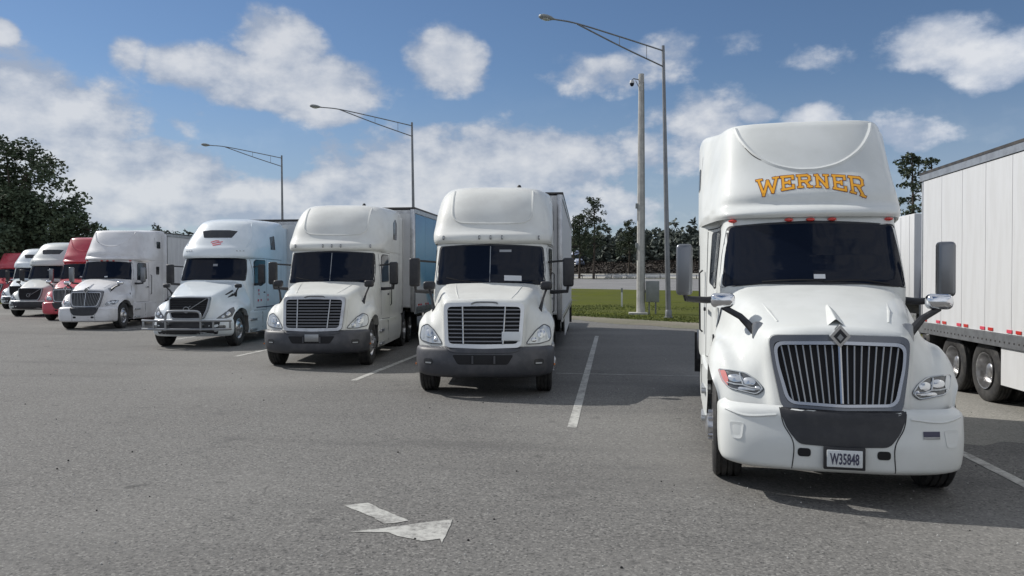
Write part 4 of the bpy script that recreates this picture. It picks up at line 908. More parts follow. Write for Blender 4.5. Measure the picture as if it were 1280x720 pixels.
    for s in (-1, 1):
        sw = [(2.48, 1.85), (2.58, 2.50), (2.70, 2.57), (3.36, 2.57), (3.38, 1.88), (3.0, 1.78)]
        bm = NB(); seat(bm, CS, grow(sw, .035), s, .005, .02, .06, 4); obj('window_gasket', bm, P['black'], cab)
        bm = NB(); seat(bm, CS, sw, s, .011, .01, .06, 4); obj('side_window', bm, P['sideglass'], root)
        bm = NB(); seat(bm, RS, [(3.85, 2.95), (3.82, 3.36), (4.22, 3.42), (4.30, 2.95)], s, .009, .01, .04, 3); obj('upper_window', bm, P['sideglass'], root)
        bm = NB(); seat(bm, CS, [(4.2, 2.0), (4.2, 2.5), (4.55, 2.5), (4.55, 2.0)], s, .009, .01, .04, 3); obj('sleeper_window', bm, P['sideglass'], root)
        bm = NB(); box(bm, (s * 1.19, 3.3, 1.55), (.03, .16, .05), .01); obj('door_handle', bm, P['black'], root)
        door_mirror(root, s, 1.44, 2.3, 1.84, 2.44, .22, 'black', 1.84, 1.12, 2.5)
        hood_mirror(root, s, (1.08, 1.25, 1.78), (.20, .13, .12), (.96, 1.35, 1.52), 'black')
    seams(cab, CS, [[(2.40, 1.1), (2.44, 2.6)], [(3.46, .98), (3.48, 2.62)], [(2.4, 1.0), (3.46, .98)], [(2.5, 2.64), (5.0, 2.62)], [(4.95, 1.0), (4.95, 2.6)]])
    for x in (-.85, .75):
        bm = NB()
        for k in range(3): p = RS.front(x + k * .09 - .05, 2.86, .0); box(bm, p, (.06, .03, .03), .008)
        obj('marker_light', bm, P['lens'], fair)
    chassis(root, paint, front=1.1); skirts(root, paint, 1.18, ztop=.97); rear_of_cab(root, paint, 1.21, 5.25, 1.0, 3.85)
    return root

# ================================================================== box trailer
def build_trailer(name, label, loc, rz, L=14.6, skin='trailer', mur=False, reefer=False, pitch=1.2, skirt=True, H=4.06, cat='trailer', gear=True, lights=True):
    root = thing(name, label, cat, loc, rz, None); hw = 1.28
    bm = NB(); box(bm, (0, L / 2, (1.14 + H - .05) / 2 + .0), (hw * 2 - .05, L - .04, H - .05 - 1.14)); obj('body', bm, P['alu'], root)
    if mur: P['mural'].node_tree.nodes[P['mural']['tc']].object = root
    n = int(round((L - .3) / pitch)); pw = (L - .3) / n; zb, zt_ = 1.17, H - .16
    me = None
    for s in (-1, 1):
        for i in range(n):
            if me is None:
                bm = NB(); box(bm, (0, 0, 0), (.03, pw - .012, zt_ - zb))
                for z in range(14): pass
                o = obj('side_panel', bm, P['mural'] if mur else P[skin], root, smoothed=False); me = o.data
            else: o = link('side_panel', me, root)
            o.location = (s * (hw - .015), .15 + pw * (i + .5), (zb + zt_) / 2)
    bm = NB(); box(bm, (0, .0, (zb + zt_) / 2), (hw * 2 - .2, .03, zt_ - zb)); fw = obj('front_wall', bm, P['trailer' if not mur else 'trailer2'], root)
    for s in (-1, 1):
        bm = NB(); box(bm, (s * (hw - .06), .04, (1.0 + H) / 2), (.13, .15, H - 1.0 - .02), .03); obj('corner_post', bm, P['alu'], root)
        bm = NB(); box(bm, (s * (hw + .004), L / 2, H - .08), (.03, L, .13)); obj('top_rail', bm, P['alu'], root)
        bm = NB(); box(bm, (s * (hw + .004), L / 2, 1.06), (.04, L, .2))
        rail = obj('bottom_rail', bm, P['alu'], root)
        bm = NB()
        y = .3
        while y < L - .2: box(bm, (s * (hw + .026), y, 1.04), (.006, .028, .028)); y += .15
        tag(obj('rail_rivets', bm, P['chassis'], rail, smoothed=False), kind='stuff')
        if lights:
            y = .5; k = 0; mm = None
            while y < L - .2:
                bm = NB(); box(bm, (s * (hw + .008), y, 1.215), (.012, .16, .05)); obj('reflector_strip', bm, P['redprint' if k % 2 else 'redlens'], rail, smoothed=False)
                y += .62 if k % 2 else .28; k += 1
    bm = NB(); box(bm, (0, L / 2, H - .0), (hw * 2 + .02, L, .03), .01); obj('roof', bm, P['trailer2'], root)
    bm = NB()
    for s in (-1, 1): box(bm, (s * (hw + .008), L / 2, H + .0), (.035, L + .02, .05))
    box(bm, (0, -.02, H), (hw * 2 + .05, .04, .05)); obj('roof_edge', bm, P['chassis'], root)
    for s in (-1, 1):
        bm = NB(); box(bm, (s * hw / 2, L, (zb + zt_) / 2), (hw - .06, .05, zt_ - zb), .01); d = obj('rear_door', bm, P[skin], root)
        for k in (.12, .35):
            bm = NB(); tube(bm, [(s * k * hw * 1.5 + s * .1, L + .05, zb), (s * k * hw * 1.5 + s * .1, L + .05, zt_)], .018, 6); obj('lock_rod', bm, P['alu'], d)
    bm = NB(); box(bm, (0, L + .01, 1.04), (hw * 2, .1, .24)); obj('rear_sill', bm, P['alu'], root)
    bm = NB()
    for s in (-1, 1): box(bm, (s * .45, L - .05, .75), (.1, .1, .5)); tube(bm, [(s * .35, L - .05, .95), (s * .5, L - .05, .5)], .04, 6)
    box(bm, (0, L - .05, .52), (2.2, .1, .1)); obj('underrun_guard', bm, P['alu'], root)
    bm = NB()
    for s in (-1, 1): box(bm, (s * .45, L / 2, .98), (.12, L - .6, .14))
    k = .6
    while k < L - .3: box(bm, (0, k, 1.05), (2.4, .07, .1)); k += .6
    obj('floor_beams', bm, P['chassis'], root)
    ax = (L - 2.62, L - 1.36)
    for y in ax:
        bm = NB(); tube(bm, [(-.9, y, .51), (.9, y, .51)], .07, 8); obj('axle', bm, P['chassis'], root)
        for s in (-1, 1): wheel(root, s * 1.08, y, s, 'dual')
    bm = NB()
    for s in (-1, 1): box(bm, (s * .5, L - 2.0, .78), (.1, 2.6, .2))
    obj('bogie_frame', bm, P['chassis'], root)
    for s in (-1, 1):
        bm = NB(); box(bm, (s * 1.0, L - .55, .6), (.6, .015, .75)); obj('mud_flap', bm, P['rubber'], root)
    if skirt:
        for s in (-1, 1):
            bm = NB(); prism(bm, [(s * 1.26, 3.4, .97), (s * 1.26, L - 3.3, .97), (s * 1.26, L - 3.3, .36), (s * 1.26, 3.9, .36)], (-s * .03, 0, 0)); obj('side_skirt', bm, P['trailer'], root, smoothed=False)
    if gear:
        for s in (-1, 1):
            bm = NB(); box(bm, (s * .85, 2.9, .72), (.14, .16, .75)); box(bm, (s * .85, 2.9, .2 + .06), (.1, .1, .4)); box(bm, (s * .85, 2.9, .03 if not reefer else .2), (.28, .28, .05)); tube(bm, [(s * .85, 2.95, .85), (0, 3.4, 1.0)], .03, 6)
            obj('landing_leg', bm, P['chassis'], root)
    if reefer:
        bm = NB(); box(bm, (0, -.22, 2.95), (2.05, .42, 1.9), .08); r = obj('cooling_unit', bm, P['black'], root)
        for z in (2.45, 2.6, 2.75, 2.9, 3.05): bm = NB(); box(bm, (0, -.44, z), (1.5, .03, .05)); obj('vent_slat', bm, P['satin'], r)
    return root

# ================================================================== GROUND
def qz(q):
    K = [(-1e4, 0), (85, 0), (100, .45), (150, 1.72), (154, 1.8), (166, 2.1), (205, 7), (270, 7.6), (700, 8.2), (4000, 12)]
    for (a, za), (b, zb) in zip(K, K[1:]):
        if q <= b: return za + (zb - za) * (q - a) / (b - a)
    return 12
def XY(q, p): return ((q - p) / 2, (q + p) / 2)          # q = X+Y, p = Y-X
def strip(name, m, q0, q1, p0, p1, dz, nq, npp, rough=0.):
    bm = NB(); R = []
    for i in range(nq + 1):
        q = q0 + (q1 - q0) * i / nq; r = []
        for j in range(npp + 1):
            p = p0 + (p1 - p0) * j / npp; x, y = XY(q, p); j_ = rough * (math.sin(x * .31) + math.sin(y * .43 + x * .2)) if 0 < i < nq else 0
            r.append(bm.verts.new((x, y, qz(q) + dz + j_)))
        R.append(r)
    for a, b in zip(R, R[1:]):
        for j in range(npp): bm.faces.new((a[j], a[j + 1], b[j + 1], b[j]))
    return struct(name, bm, m)
bm = NB(); R = []
for q in (-4000, -400, 85, 100, 125, 150, 154, 166, 185, 205, 270, 700, 1500, 4000):
    R.append([bm.verts.new((*XY(q, p), qz(q) - .03)) for p in (-4000, -800, -200, 0, 200, 800, 4000)])
for a, b in zip(R, R[1:]):
    for j in range(6): bm.faces.new((a[j], a[j + 1], b[j + 1], b[j]))
struct('ground', bm, P['brush'])
bm = NB()
vs = [bm.verts.new((*XY(q, p), 0)) for q, p in ((-300, -300), (39.6, -300), (39.6, 400), (-300, 400))]; bm.faces.new(vs)
struct('parking_lot', bm, P['asphalt'])
def sheet(name, m, pts, z):
    bm = NB(); bm.faces.new([bm.verts.new((x, y, z)) for x, y in pts]); return struct(name, bm, m)
strip('grass_verge', P['grassbase'], 39.6, 101, -200, 300, .004, 40, 60, .02)
random.seed(3)
edge = []
for i in range(60):
    p = -30 + i * 2.4; edge.append(XY(39.9 + random.uniform(-.2, .25), p))
for i in range(60):
    p = -30 + (59 - i) * 2.4; edge.append(XY(35.8 + random.uniform(-.5, .5) + .8 * math.sin(i * .5), p))
sheet('sandy_edge', P['dirt'], edge, .006)
sheet('parking_lot_extension', P['asphalt'], [(7.6, 31), (90, 20), (90, 76), (7.6, 76)], .035)
strip('highway', P['roadsurf'], 101, 150, -900, 1200, .006, 10, 40)
for q in (103, 148): strip('road_edge_line', P['roadpaint2'], q, q + .35, -900, 1200, .012, 1, 30)
strip('verge_beyond_highway', P['grassbase'], 150, 165, -900, 1200, .004, 4, 30, .02)
sheet('grass_island', P['grassbase'], [(-75, 52), (-40, 55), (-38, 78), (-80, 84)], .02)
# worn pavement on the right, painted paler as the sunlit gap between shadows
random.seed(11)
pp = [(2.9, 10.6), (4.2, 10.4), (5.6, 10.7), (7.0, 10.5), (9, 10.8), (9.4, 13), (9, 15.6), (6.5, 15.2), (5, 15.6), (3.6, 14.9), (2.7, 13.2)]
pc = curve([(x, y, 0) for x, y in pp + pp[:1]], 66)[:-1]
sheet('sunlit_pavement_patch', P['palepave'], [(p.x + random.uniform(-.12, .12), p.y + random.uniform(-.12, .12)) for p in pc], .002)

def stain_mat(name, col, a):
    m = bpy.data.materials.new(name); m.use_nodes = True; t = m.node_tree; b = t.nodes['Principled BSDF']; b.inputs['Base Color'].default_value = (*col, 1); b.inputs['Roughness'].default_value = .55
    tcn = t.nodes.new('ShaderNodeTexCoord'); n = t.nodes.new('ShaderNodeTexNoise'); n.inputs['Scale'].default_value = 4.5; n.inputs['Detail'].default_value = 6; t.links.new(tcn.outputs['Object'], n.inputs['Vector'])
    oi = t.nodes.new('ShaderNodeVectorMath'); oi.operation = 'LENGTH'; ge = t.nodes.new('ShaderNodeVectorMath'); ge.operation = 'SUBTRACT'; ge.inputs[1].default_value = (.5, .5, 0)
    t.links.new(tcn.outputs['Generated'], ge.inputs[0]); t.links.new(ge.outputs[0], oi.inputs[0])
    rad = mth(t, 'SUBTRACT', 1.0, mth(t, 'MULTIPLY', oi.outputs['Value'], 2.0))
    v = smooth(t, mth(t, 'ADD', rad, mth(t, 'MULTIPLY', mth(t, 'SUBTRACT', n.outputs[0], .5), 1.6)), .25, .75, 0, a)
    t.links.new(v, b.inputs['Alpha']); return m
P['oil'] = stain_mat('oil_stain', (.03, .029, .028), .75); P['scuff'] = stain_mat('tyre_scuff', (.05, .05, .05), .5)
random.seed(41)
def blot(name, m, x, y, a, b, rz, z):
    bm = NB(); bm.faces.new([bm.verts.new((math.cos(k * PI / 8) * a, math.sin(k * PI / 8) * b, 0)) for k in range(16)]); o = struct(name, bm, m); o.location = (x, y, z); o.rotation_euler = (0, 0, rz)
for i, (x, y) in enumerate(((-2.9, 11.4), (-2.5, 12.4), (-7.2, 15.2), (-7.6, 16.4), (1.6, 6.2), (2.2, 6.6), (-11.9, 20), (-4.2, 9.6), (-3.6, 10.3), (-5.3, 11.3), (-3.1, 8.7), (-16.5, 27), (-16.2, 31), (-6.2, 12.6), (-.2, 8.2), (-3, 6), (5.5, 12.6), (.4, 12.8), (.9, 14.3), (-8.5, 12.2), (-1.7, 10.6))):
    blot('oil_stain', P['oil'], x + random.uniform(-.2, .2), y, random.uniform(.14, .42), random.uniform(.10, .26), random.uniform(0, 3), .0022 + i * .0002)
for i, (x, y, l, rz) in enumerate(((-3.2, 10.6, 1.6, .1), (-2.2, 9.8, 2.0, .05), (-6, 12.2, 2.4, .12), (1.0, 9.2, 1.3, 1.5), (-5.5, 9.2, 2.2, -.1), (-1, 7.4, 1.5, .4), (3.2, 5.4, 1.8, .2), (-8.2, 14.6, 2.6, .15))):
    blot('tyre_scuff', P['scuff'], x, y, l, .16, rz, .0072 + i * .0002)

def marking(name, pts, m, z=.005, jag=0.):
    pts2 = densify([Vector((a, b)) for a, b in pts], .25 if not jag else .07)
    bm = NB(); bm.faces.new([bm.verts.new((p.x + random.uniform(-jag, jag), p.y + random.uniform(-jag, jag), z)) for p in pts2]); bmesh.ops.triangulate(bm, faces=bm.faces)
    return struct(name, bm, m)
for x, y in ((-.55, 10.84), (-5.08, 15.25), (-9.63, 19.5), (-14.2, 24.2), (-18.8, 28.8), (-23.3, 33.3), (-27.9, 37.9), (-32.4, 42.4), (-37, 47), (4.03, 6.2), (8.6, 3)):
    marking('parking_line', [(x - .065, y), (x + .065, y), (x + .065, y + 17), (x - .065, y + 17)], P['roadpaint'])
marking('thin_cross_line', [(-1.2, 16.92), (1.9, 16.78), (1.9, 16.84), (-1.2, 16.98)], P['roadpaint2'])
marking('arrow_tail', [(-2.376, 6.88), (-2.204, 6.998), (-1.981, 6.782), (-1.7, 6.532), (-1.799, 6.439), (-1.88, 6.415), (-2.017, 6.576)], P['roadpaint'], .005, .006)
marking('arrow_head', [(-2.094, 6.179), (-1.843, 6.31), (-1.626, 6.448), (-1.338, 6.605), (-1.313, 6.164), (-1.299, 5.997), (-1.342, 6.104), (-1.465, 6.024), (-1.616, 6.103), (-1.678, 6.128), (-1.778, 6.205)], P['roadpaint'], .005, .006)

# loose grit and small debris
random.seed(5); bm = NB()
for i in range(900):
    y = 3.2 + 17 * random.random() ** 1.6; x = random.uniform(-.95, .75) * y; r = random.uniform(.003, .009)
    g = bmesh.ops.create_icosphere(bm, subdivisions=1, radius=r); bmesh.ops.translate(bm, vec=(x, y, r * .5), verts=g['verts'])
tag(obj('grit', bm, P['concrete'], smoothed=False), 'pale grit scattered over the asphalt', 'gravel', kind='stuff')
random.seed(6); bm = NB()
for i in range(110):
    y = 3.2 + 17 * random.random() ** 1.3; x = random.uniform(-.95, .75) * y; r = random.uniform(.004, .012)
    g = bmesh.ops.create_icosphere(bm, subdivisions=1, radius=r); bmesh.ops.translate(bm, vec=(x, y, r * .4), verts=g['verts'])
tag(obj('dark_grit', bm, P['matteblack'], smoothed=False), 'dark crumbs scattered over the asphalt', 'debris', kind='stuff')
# grass blades along the verge
random.seed(9); bm = NB()
for i in range(16000):
    q = 39.7 + 34 * random.random() ** 1.8; p = random.uniform(25, 60); x, y = XY(q, p)
    if q < 40.6 and random.random() < .5: continue
    for k in range(2):
        a = random.uniform(0, PI); h = random.uniform(.02, .07); w = random.uniform(.015, .04); dx, dy = math.cos(a) * w, math.sin(a) * w
        bm.faces.new([bm.verts.new((x - dx, y - dy, 0)), bm.verts.new((x + dx, y + dy, 0)), bm.verts.new((x + random.uniform(-.05, .05), y + random.uniform(-.05, .05), h))])
P['grass'] = leafmat('grass_blades', (.075, .105, .022), (.11, .13, .04))
tag(obj('grass', bm, P['grass'], smoothed=False), 'short mown grass growing on the verge', 'grass', kind='stuff')

# ================================================================== TRUCKS
def place(root, X, Y, slope): root.location = (X, Y, 0); root.rotation_euler = (0, 0, -math.atan(slope))
GT = 'semi truck tractors parked in the row'
GL = 'box trailers coupled behind the tractors'
hero = build_vertical_grille_tractor(P['white'], 'semi_tractor', 'large white tractor nearest the camera with gold lettering arched across its roof fairing', plate='W35848', lettering=True)
place(hero, 2.02, 7.34, .105)
tB = build_slat_grille_tractor(P['creamy'], 'semi_tractor', 'white tractor with grey bumper and a pale card in its slatted grille', grille_card=True)
place(tB, -2.171, 13.239, -.085)
tB2 = build_slat_grille_tractor(P['creamy'], 'semi_tractor', 'white tractor with dark grey bumper coupled to the blue pictured trailer', grille_card=False, bumper_plate=True, windscreen_paper=False)
place(tB2, -6.62, 16.95, -.12)
tC = build_skylight_tractor(P['pearl'], 'semi_tractor', 'pale white tractor with chrome bull bar and a roof skylight above red print')
place(tC, -12.08, 21.4, -.11)
tA2 = build_vertical_grille_tractor(P['dusty'], 'semi_tractor', 'dusty white tractor with a deep white bumper beside the red one')
place(tA2, -20.24, 28.47, -.21)
tR = copy_tree(tA2, None, {'dusty_white_truck_paint': P['red']}); tR['label'] = 'red tractor half hidden behind the dusty white one'; place(tR, -25.37, 34.3, -.27)
tC2 = build_skylight_tractor(P['grayw'], 'semi_tractor', 'pale grey tractor with dark bumper left of the red one', guard=False, logo=False); place(tC2, -29.74, 37.5, -.20)
tC3 = copy_tree(tC2, None, {'pale_grey_truck_paint': P['pearl']}); tC3['label'] = 'small far white tractor half hidden at the left end of the row'; place(tC3, -37.4, 46.3, -.33)
tR2 = copy_tree(tR); tR2['label'] = 'farthest red tractor cut off by the left edge of the photo'; place(tR2, -48.6, 57.5, -.2)
for t in (hero, tB, tB2, tC, tA2, tR, tC2, tC3, tR2): t['group'] = GT
def trl(label, X, Y, s, **k):
    t = build_trailer('box_trailer', label, (X, Y, 0), -math.atan(s), **k); t['group'] = GL; return t
trl('grey white trailer behind the tractor with the card in its grille', -2.50, 19.25, -.035, L=13.6, skin='trailer2', reefer=True, gear=False, lights=False)
trl('trailer with a blue picture printed along its side', -7.05, 22.9, 0, L=14.6, mur=True, gear=False)
trl('pale trailer behind the tractor with the bull bar', -12.15, 27.2, 0, L=14.6, skin='trailer2', gear=False, lights=False)
t5 = trl('dusty trailer behind the dusty white tractor', -21.7, 34.5, -.06, L=14.6, skin='trailer2', gear=False, lights=False)
for lb, X, Y, s in (('trailer behind the half hidden red tractor', -26.7, 40.2, -.03), ('trailer behind the pale grey tractor', -31.0, 43.5, -.05), ('trailer behind the small far white tractor', -39.4, 52.2, -.05), ('trailer behind the farthest red tractor', -49.8, 63.5, -.05)):
    c = copy_tree(t5, None, {'grey_white_trailer_skin': P['red']} if 'farthest' in lb else None); c['label'] = lb; c.location = (X, Y, 0); c.rotation_euler = (0, 0, -math.atan(s)); c['group'] = GL
right = build_trailer('box_trailer', 'tall white trailer with ribbed side panels and red reflectors at the right edge', (7.28, .55, 0), 0, L=16.1, skin='trailer', pitch=.9, gear=True)
right['group'] = GL

tD = copy_tree(tC3, None, {'pearl_white_truck_paint': P['bluegrey']}); tD['label'] = 'distant blue grey tractor standing before the far wood'; tD['group'] = GT
tD.location = (192 * math.tan(math.atan((727 - 640) / 1000) - PSI), 191, qz(191 - 5.5)); tD.rotation_euler = (0, 0, .5)
# plain box truck standing beyond, between the lettered tractor and the right trailer
bt = thing('box_truck', 'distant white box truck with a dark cab, left of the right hand trailer', 'truck', (10.9, 25.4, 0))
bm = NB(); box(bm, (0, 5.1, 2.65), (2.5, 6.4, 2.9), .03); bb = obj('box_body', bm, P['trailer'], bt)
for s in (-1, 1):
    for i in range(8): bm = NB(); box(bm, (s * 1.25, 2.3 + .8 * i, 2.65), (.02, .02, 2.8)); obj('panel_rib', bm, P['trailer2'], bb)
P['navy'] = mat('dark_blue_truck_paint', (.02, .025, .045), .35, coat=.5)
Cc = [(.7, [(0, .05), (.6, .07), (.95, .18), (1.1, .4), (1.12, 1.7)]), (1.35, [(0, 0), (.6, .02), (.96, .14), (1.1, .35), (1.12, 1.7)]), (1.75, [(0, .1), (.6, .12), (.92, .24), (1.07, .45), (1.1, 1.7)]), (2.25, [(0, .4), (.55, .42), (.85, .5), (1.0, .7), (1.05, 1.7)]), (2.35, [(0, .6), (.5, .62), (.75, .7), (.9, .85), (.95, 1.7)])]
cb, BG_ = shell('cab', cabrows(Cc, 1.75), P['navy'], bt); bs = Skin([BG_])
bm = NB(); seat(bm, bs, [(-.9, 1.55), (.9, 1.55), (.8, 2.2), (-.8, 2.2)], 0, .006, .01, .05); obj('windshield', bm, P['glass'], bt)
bm = NB(); box(bm, (0, .0, .6), (2.2, .2, .3), .04); obj('bumper', bm, P['grey'], bt)
bm = NB(); seat(bm, bs, [(-.5, .95), (.5, .95), (.5, 1.3), (-.5, 1.3)], 0, .006, .01, .03); obj('grille', bm, P['black'], bt)
for s in (-1, 1):
    bm = NB(); seat(bm, bs, [(s * .65, 1.0), (s * .9, 1.0), (s * .9, 1.2), (s * .65, 1.2)], 0, .006, .01, .03); obj('headlight', bm, P['lens'], bt)
    wheel(bt, s * 1.0, 1.1, s, 'steer'); wheel(bt, s * 1.05, 6.4, s, 'dual')
bm = NB()
for s in (-1, 1): box(bm, (s * .42, 4.2, .9), (.09, 7.6, .25))
obj('frame_rails', bm, P['chassis'], bt)

# ================================================================== POLES
def street_lamp(loc, top, arm, label, lean=(0, 0)):
    t = thing('street_lamp', label, 'street lamp', loc, 0, 'tall street lamps behind the trucks')
    bm = NB(); tube(bm, [(0, 0, 0), (lean[0] * .5, 0, top / 2), (lean[0], 0, top + .25)], [.135, .11, .075], 12); obj('pole', bm, P['galv'], t)
    bm = NB(); lathe(bm, [(.24, 0), (.24, .04), (.17, .06), (.16, .35), (.14, .4)], (0, 0, 0), 'z', 12); obj('pole_base', bm, P['galv'], t)
    T0 = Vector((lean[0], 0, top)); A = Vector((arm[0], arm[1], 0)); H_ = arm[2]
    end = T0 + A + Vector((0, 0, H_)); join = T0 + A * .80 + Vector((0, 0, H_ * .93))
    up = curve([T0, T0 + A * .4 + Vector((0, 0, H_ * .5)), T0 + A * .8 + Vector((0, 0, H_ * .95)), end], 14)
    lo0 = T0 - Vector((0, 0, .78)); lo = curve([lo0, lo0 + (join - lo0) * .5 - Vector((0, 0, .04)), join], 8)
    bm = NB(); tube(bm, up, .038, 8); obj('upper_arm', bm, P['galv'], t)
    bm = NB(); tube(bm, lo, .038, 8); obj('lower_arm', bm, P['galv'], t)
    bm = NB()
    for f in (.2, .52):
        a = T0.lerp(join, f) + Vector((0, 0, H_ * .1 * f)); b = lo0.lerp(join, f); tube(bm, [a, b], .016, 6)
    obj('arm_brace', bm, P['galv'], t)
    d = A.normalized(); ang = math.atan2(d.y, d.x)
    bm = NB(); lathe(bm, [(.0001, -.02), (.06, 0), (.08, .1), (.16, .25), (.2, .45), (.19, .65), (.11, .8), (.0001, .84)], (0, 0, 0), 'x', 16)
    bmesh.ops.scale(bm, vec=(1, 1, .62), verts=bm.verts); h = obj('lamp_head', bm, P['cabinet'], t); h.location = end - d * .05; h.rotation_euler = (0, -.06, ang)
    bm = NB(); lathe(bm, [(.0001, .25), (.11, .3), (.15, .45), (.13, .62), (.0001, .70)], (0, 0, -.06), 'x', 16); bmesh.ops.scale(bm, vec=(1, 1, .75), verts=bm.verts); obj('lens', bm, P['lens'], h)
    return t
street_lamp((2.75, 40.6, 0), 13.3, (-5.2, -3.3, .72), 'nearest and largest street lamp, right of the camera pole', (-.30, 0))
street_lamp((-14.75, 58.6, 0), 13.35, (-5.8, -3.4, .82), 'middle street lamp behind the trailer with the blue picture', (-.2, 0))
street_lamp((-30.8, 72, 0), 13.2, (-5.4, -3.2, .78), 'farthest street lamp behind the tractor with the bull bar', (-.1, 0))
cp_ = thing('camera_pole', 'thick pale concrete pole carrying a security camera and a steel cabinet', 'pole', (1.5, 44.1, 0))
bm = NB(); lathe(bm, [(.235, 0), (.2, 6), (.15, 13.05), (.0001, 13.07)], (0, 0, 0), 'z', 10); obj('pole', bm, P['concrete'], cp_, angle=20)
bm = NB(); box(bm, (-.15, -.2, .06), (1.0, .8, .12), .02); obj('footing', bm, P['concrete'], cp_)
bm = NB(); box(bm, (.62, -.1, 1.25), (.72, .36, 1.15), .02); cc = obj('cabinet', bm, P['cabinet'], cp_)
bm = NB(); box(bm, (.64, -.29, 1.25), (.56, .02, 1.0), .006); obj('cabinet_door', bm, P['cabinet'], cc)
bm = NB(); box(bm, (.2, -.05, 1.25), (.35, .12, .12)); box(bm, (.45, .0, .36), (.08, .08, .72)); box(bm, (.8, .0, .36), (.08, .08, .72)); obj('cabinet_bracket', bm, P['galv'], cp_)
bm = NB(); tube(bm, [(-.12, 0, 12.75), (-.42, -.05, 12.8), (-.5, -.06, 12.72)], .03, 6); tube(bm, [(-.14, 0, 12.35), (-.3, -.02, 12.7)], .02, 6); ca = obj('camera_bracket', bm, P['galv'], cp_)
bm = NB(); lathe(bm, [(.0001, .14), (.1, .12), (.13, .02), (.13, -.03)], (-.5, -.06, 12.58), 'z', 14); obj('camera_housing', bm, P['trailer'], ca)
bm = NB(); lathe(bm, [(.12, -.03), (.11, -.12), (.06, -.19), (.0001, -.2)], (-.5, -.06, 12.58), 'z', 14); obj('camera_dome', bm, P['glass'], ca)
bm = NB()
for z in (5.9, 3.75): box(bm, (-.22, -.05, z), (.16, .16, .28), .02); tube(bm, [(-.2, -.1, z), (-.2, -.1, z - .8)], .015, 6)
tube(bm, [(.2, -.14, 1.8), (.19, -.13, 6), (.14, -.1, 12.6)], .02, 6); obj('junction_box', bm, P['cabinet'], cp_)
for (x, y), lb in (((.6, 55.4), 'slim white marker post in the grass left of the camera pole'), ((3.25, 63), 'slim white marker post in the grass right of the camera pole')):
    t = thing('marker_post', lb, 'post', (x, y, 0), 0, 'marker posts in the grass')
    bm = NB(); box(bm, (0, 0, .5), (.11, .03, 1.0), .008); obj('post', bm, P['trailer'], t)
    bm = NB(); box(bm, (0, -.004, 1.13), (.13, .035, .3), .008); obj('reflector', bm, P['cabinet'], t)

# concrete barrier beyond the highway, one block after another
bar = thing('concrete_barrier', 'long pale concrete barrier running beyond the highway', 'barrier', (*XY(152, 150), 0))
bx, by = XY(152, 150); pm = None
for i in range(60):
    p = 40 + i * 5.2; x, y = XY(152, p)
    if pm is None:
        bm = NB(); prism(bm, [(-1.82, -.3, 0), (-1.82, -.28, .12), (-1.82, -.12, .4), (-1.82, -.08, .86), (-1.82, .08, .86), (-1.82, .12, .4), (-1.82, .28, .12), (-1.82, .3, 0)], (3.64, 0, 0)); pm = obj('barrier_block', bm, P['concrete'], bar, smoothed=False).data; o = bar.children[0]
    else: o = link('barrier_block', pm, bar)
    o.location = (x - bx, y - by, qz(152) + .02); o.rotation_euler = (0, 0, PI * .75)
# a steel guard rail in front of the far verge
gr = thing('guard_rail', 'low dark steel guard rail along the near side of the highway', 'guard rail', (0, 0, 0))
for i in range(40):
    p = 60 + i * 5.6; x, y = XY(149, p); bm = NB(); box(bm, (x, y, qz(149) + .35), (.14, .14, .7)); obj('rail_post', bm, P['chassis'], gr, smoothed=False)
    if i < 39:
        x2, y2 = XY(149, p + 5.6); bm = NB(); box(bm, ((x + x2) / 2, (y + y2) / 2, qz(149) + .56), (3.96, .06, .3), 0, rot=PI * .75); obj('rail', bm, P['alu'], gr, smoothed=False)

# ================================================================== TREES
def leaves(bm, c, r, n, size, squash=.75, shell=.55):
    for i in range(n):
        d = Vector((random.gauss(0, 1), random.gauss(0, 1), random.gauss(0, 1))).normalized(); k = r * (shell + (1 - shell) * random.random()) if random.random() < .75 else r * random.random() ** .4
        p = Vector(c) + Vector((d.x * k, d.y * k, d.z * k * squash)); s = size * random.uniform(.6, 1.3)
        u = Vector((random.gauss(0, 1), random.gauss(0, 1), random.gauss(0, .6))).normalized(); v = u.cross(Vector((random.gauss(0, 1), random.gauss(0, 1), random.gauss(0, 1)))).normalized()
        bm.faces.new([bm.verts.new(p - u * s), bm.verts.new(p + v * s * .55), bm.verts.new(p + u * s), bm.verts.new(p - v * s * .55)])
def tree(name, label, loc, blobs, m, leaf=.16, dens=110, trunk_r=.3, trunk_h=3., group=None, sub=5):
    t = thing(name, label, 'tree', loc, 0, group)
    tr = NB(); tube(tr, curve([(0, 0, 0), (.1 * trunk_h * .1, 0, trunk_h * .5), (0, .1, trunk_h)], 6), [trunk_r * (1.25 - .5 * i / 6) for i in range(7)], 9)
    cr_ = NB(); top = Vector((0, .1, trunk_h * .95))
    for (x, y, z, r) in blobs:
        c = Vector((x, y, z)); mid = top.lerp(c, .5) + Vector((random.uniform(-.3, .3), random.uniform(-.3, .3), random.uniform(-.1, .4)))
        tube(tr, curve([top, mid, c], 5), [trunk_r * f * min(1, r / 2.2) for f in (.55, .45, .36, .26, .18, .08)], 6)
        for k in range(sub + int(r * 2)):
            d = Vector((random.gauss(0, 1), random.gauss(0, 1), random.gauss(0, 1))).normalized() * r * random.uniform(.45, .95); d.z *= .8
            rr = r * random.uniform(.28, .5); leaves(cr_, c + d, rr, int(dens * rr * rr) + 8, leaf); tube(tr, [c, c + d], [.03, .012], 4, caps=False)
    obj('trunk', tr, P['bark'], t); obj('crown', cr_, m, t, smoothed=False)
    return t
random.seed(21)
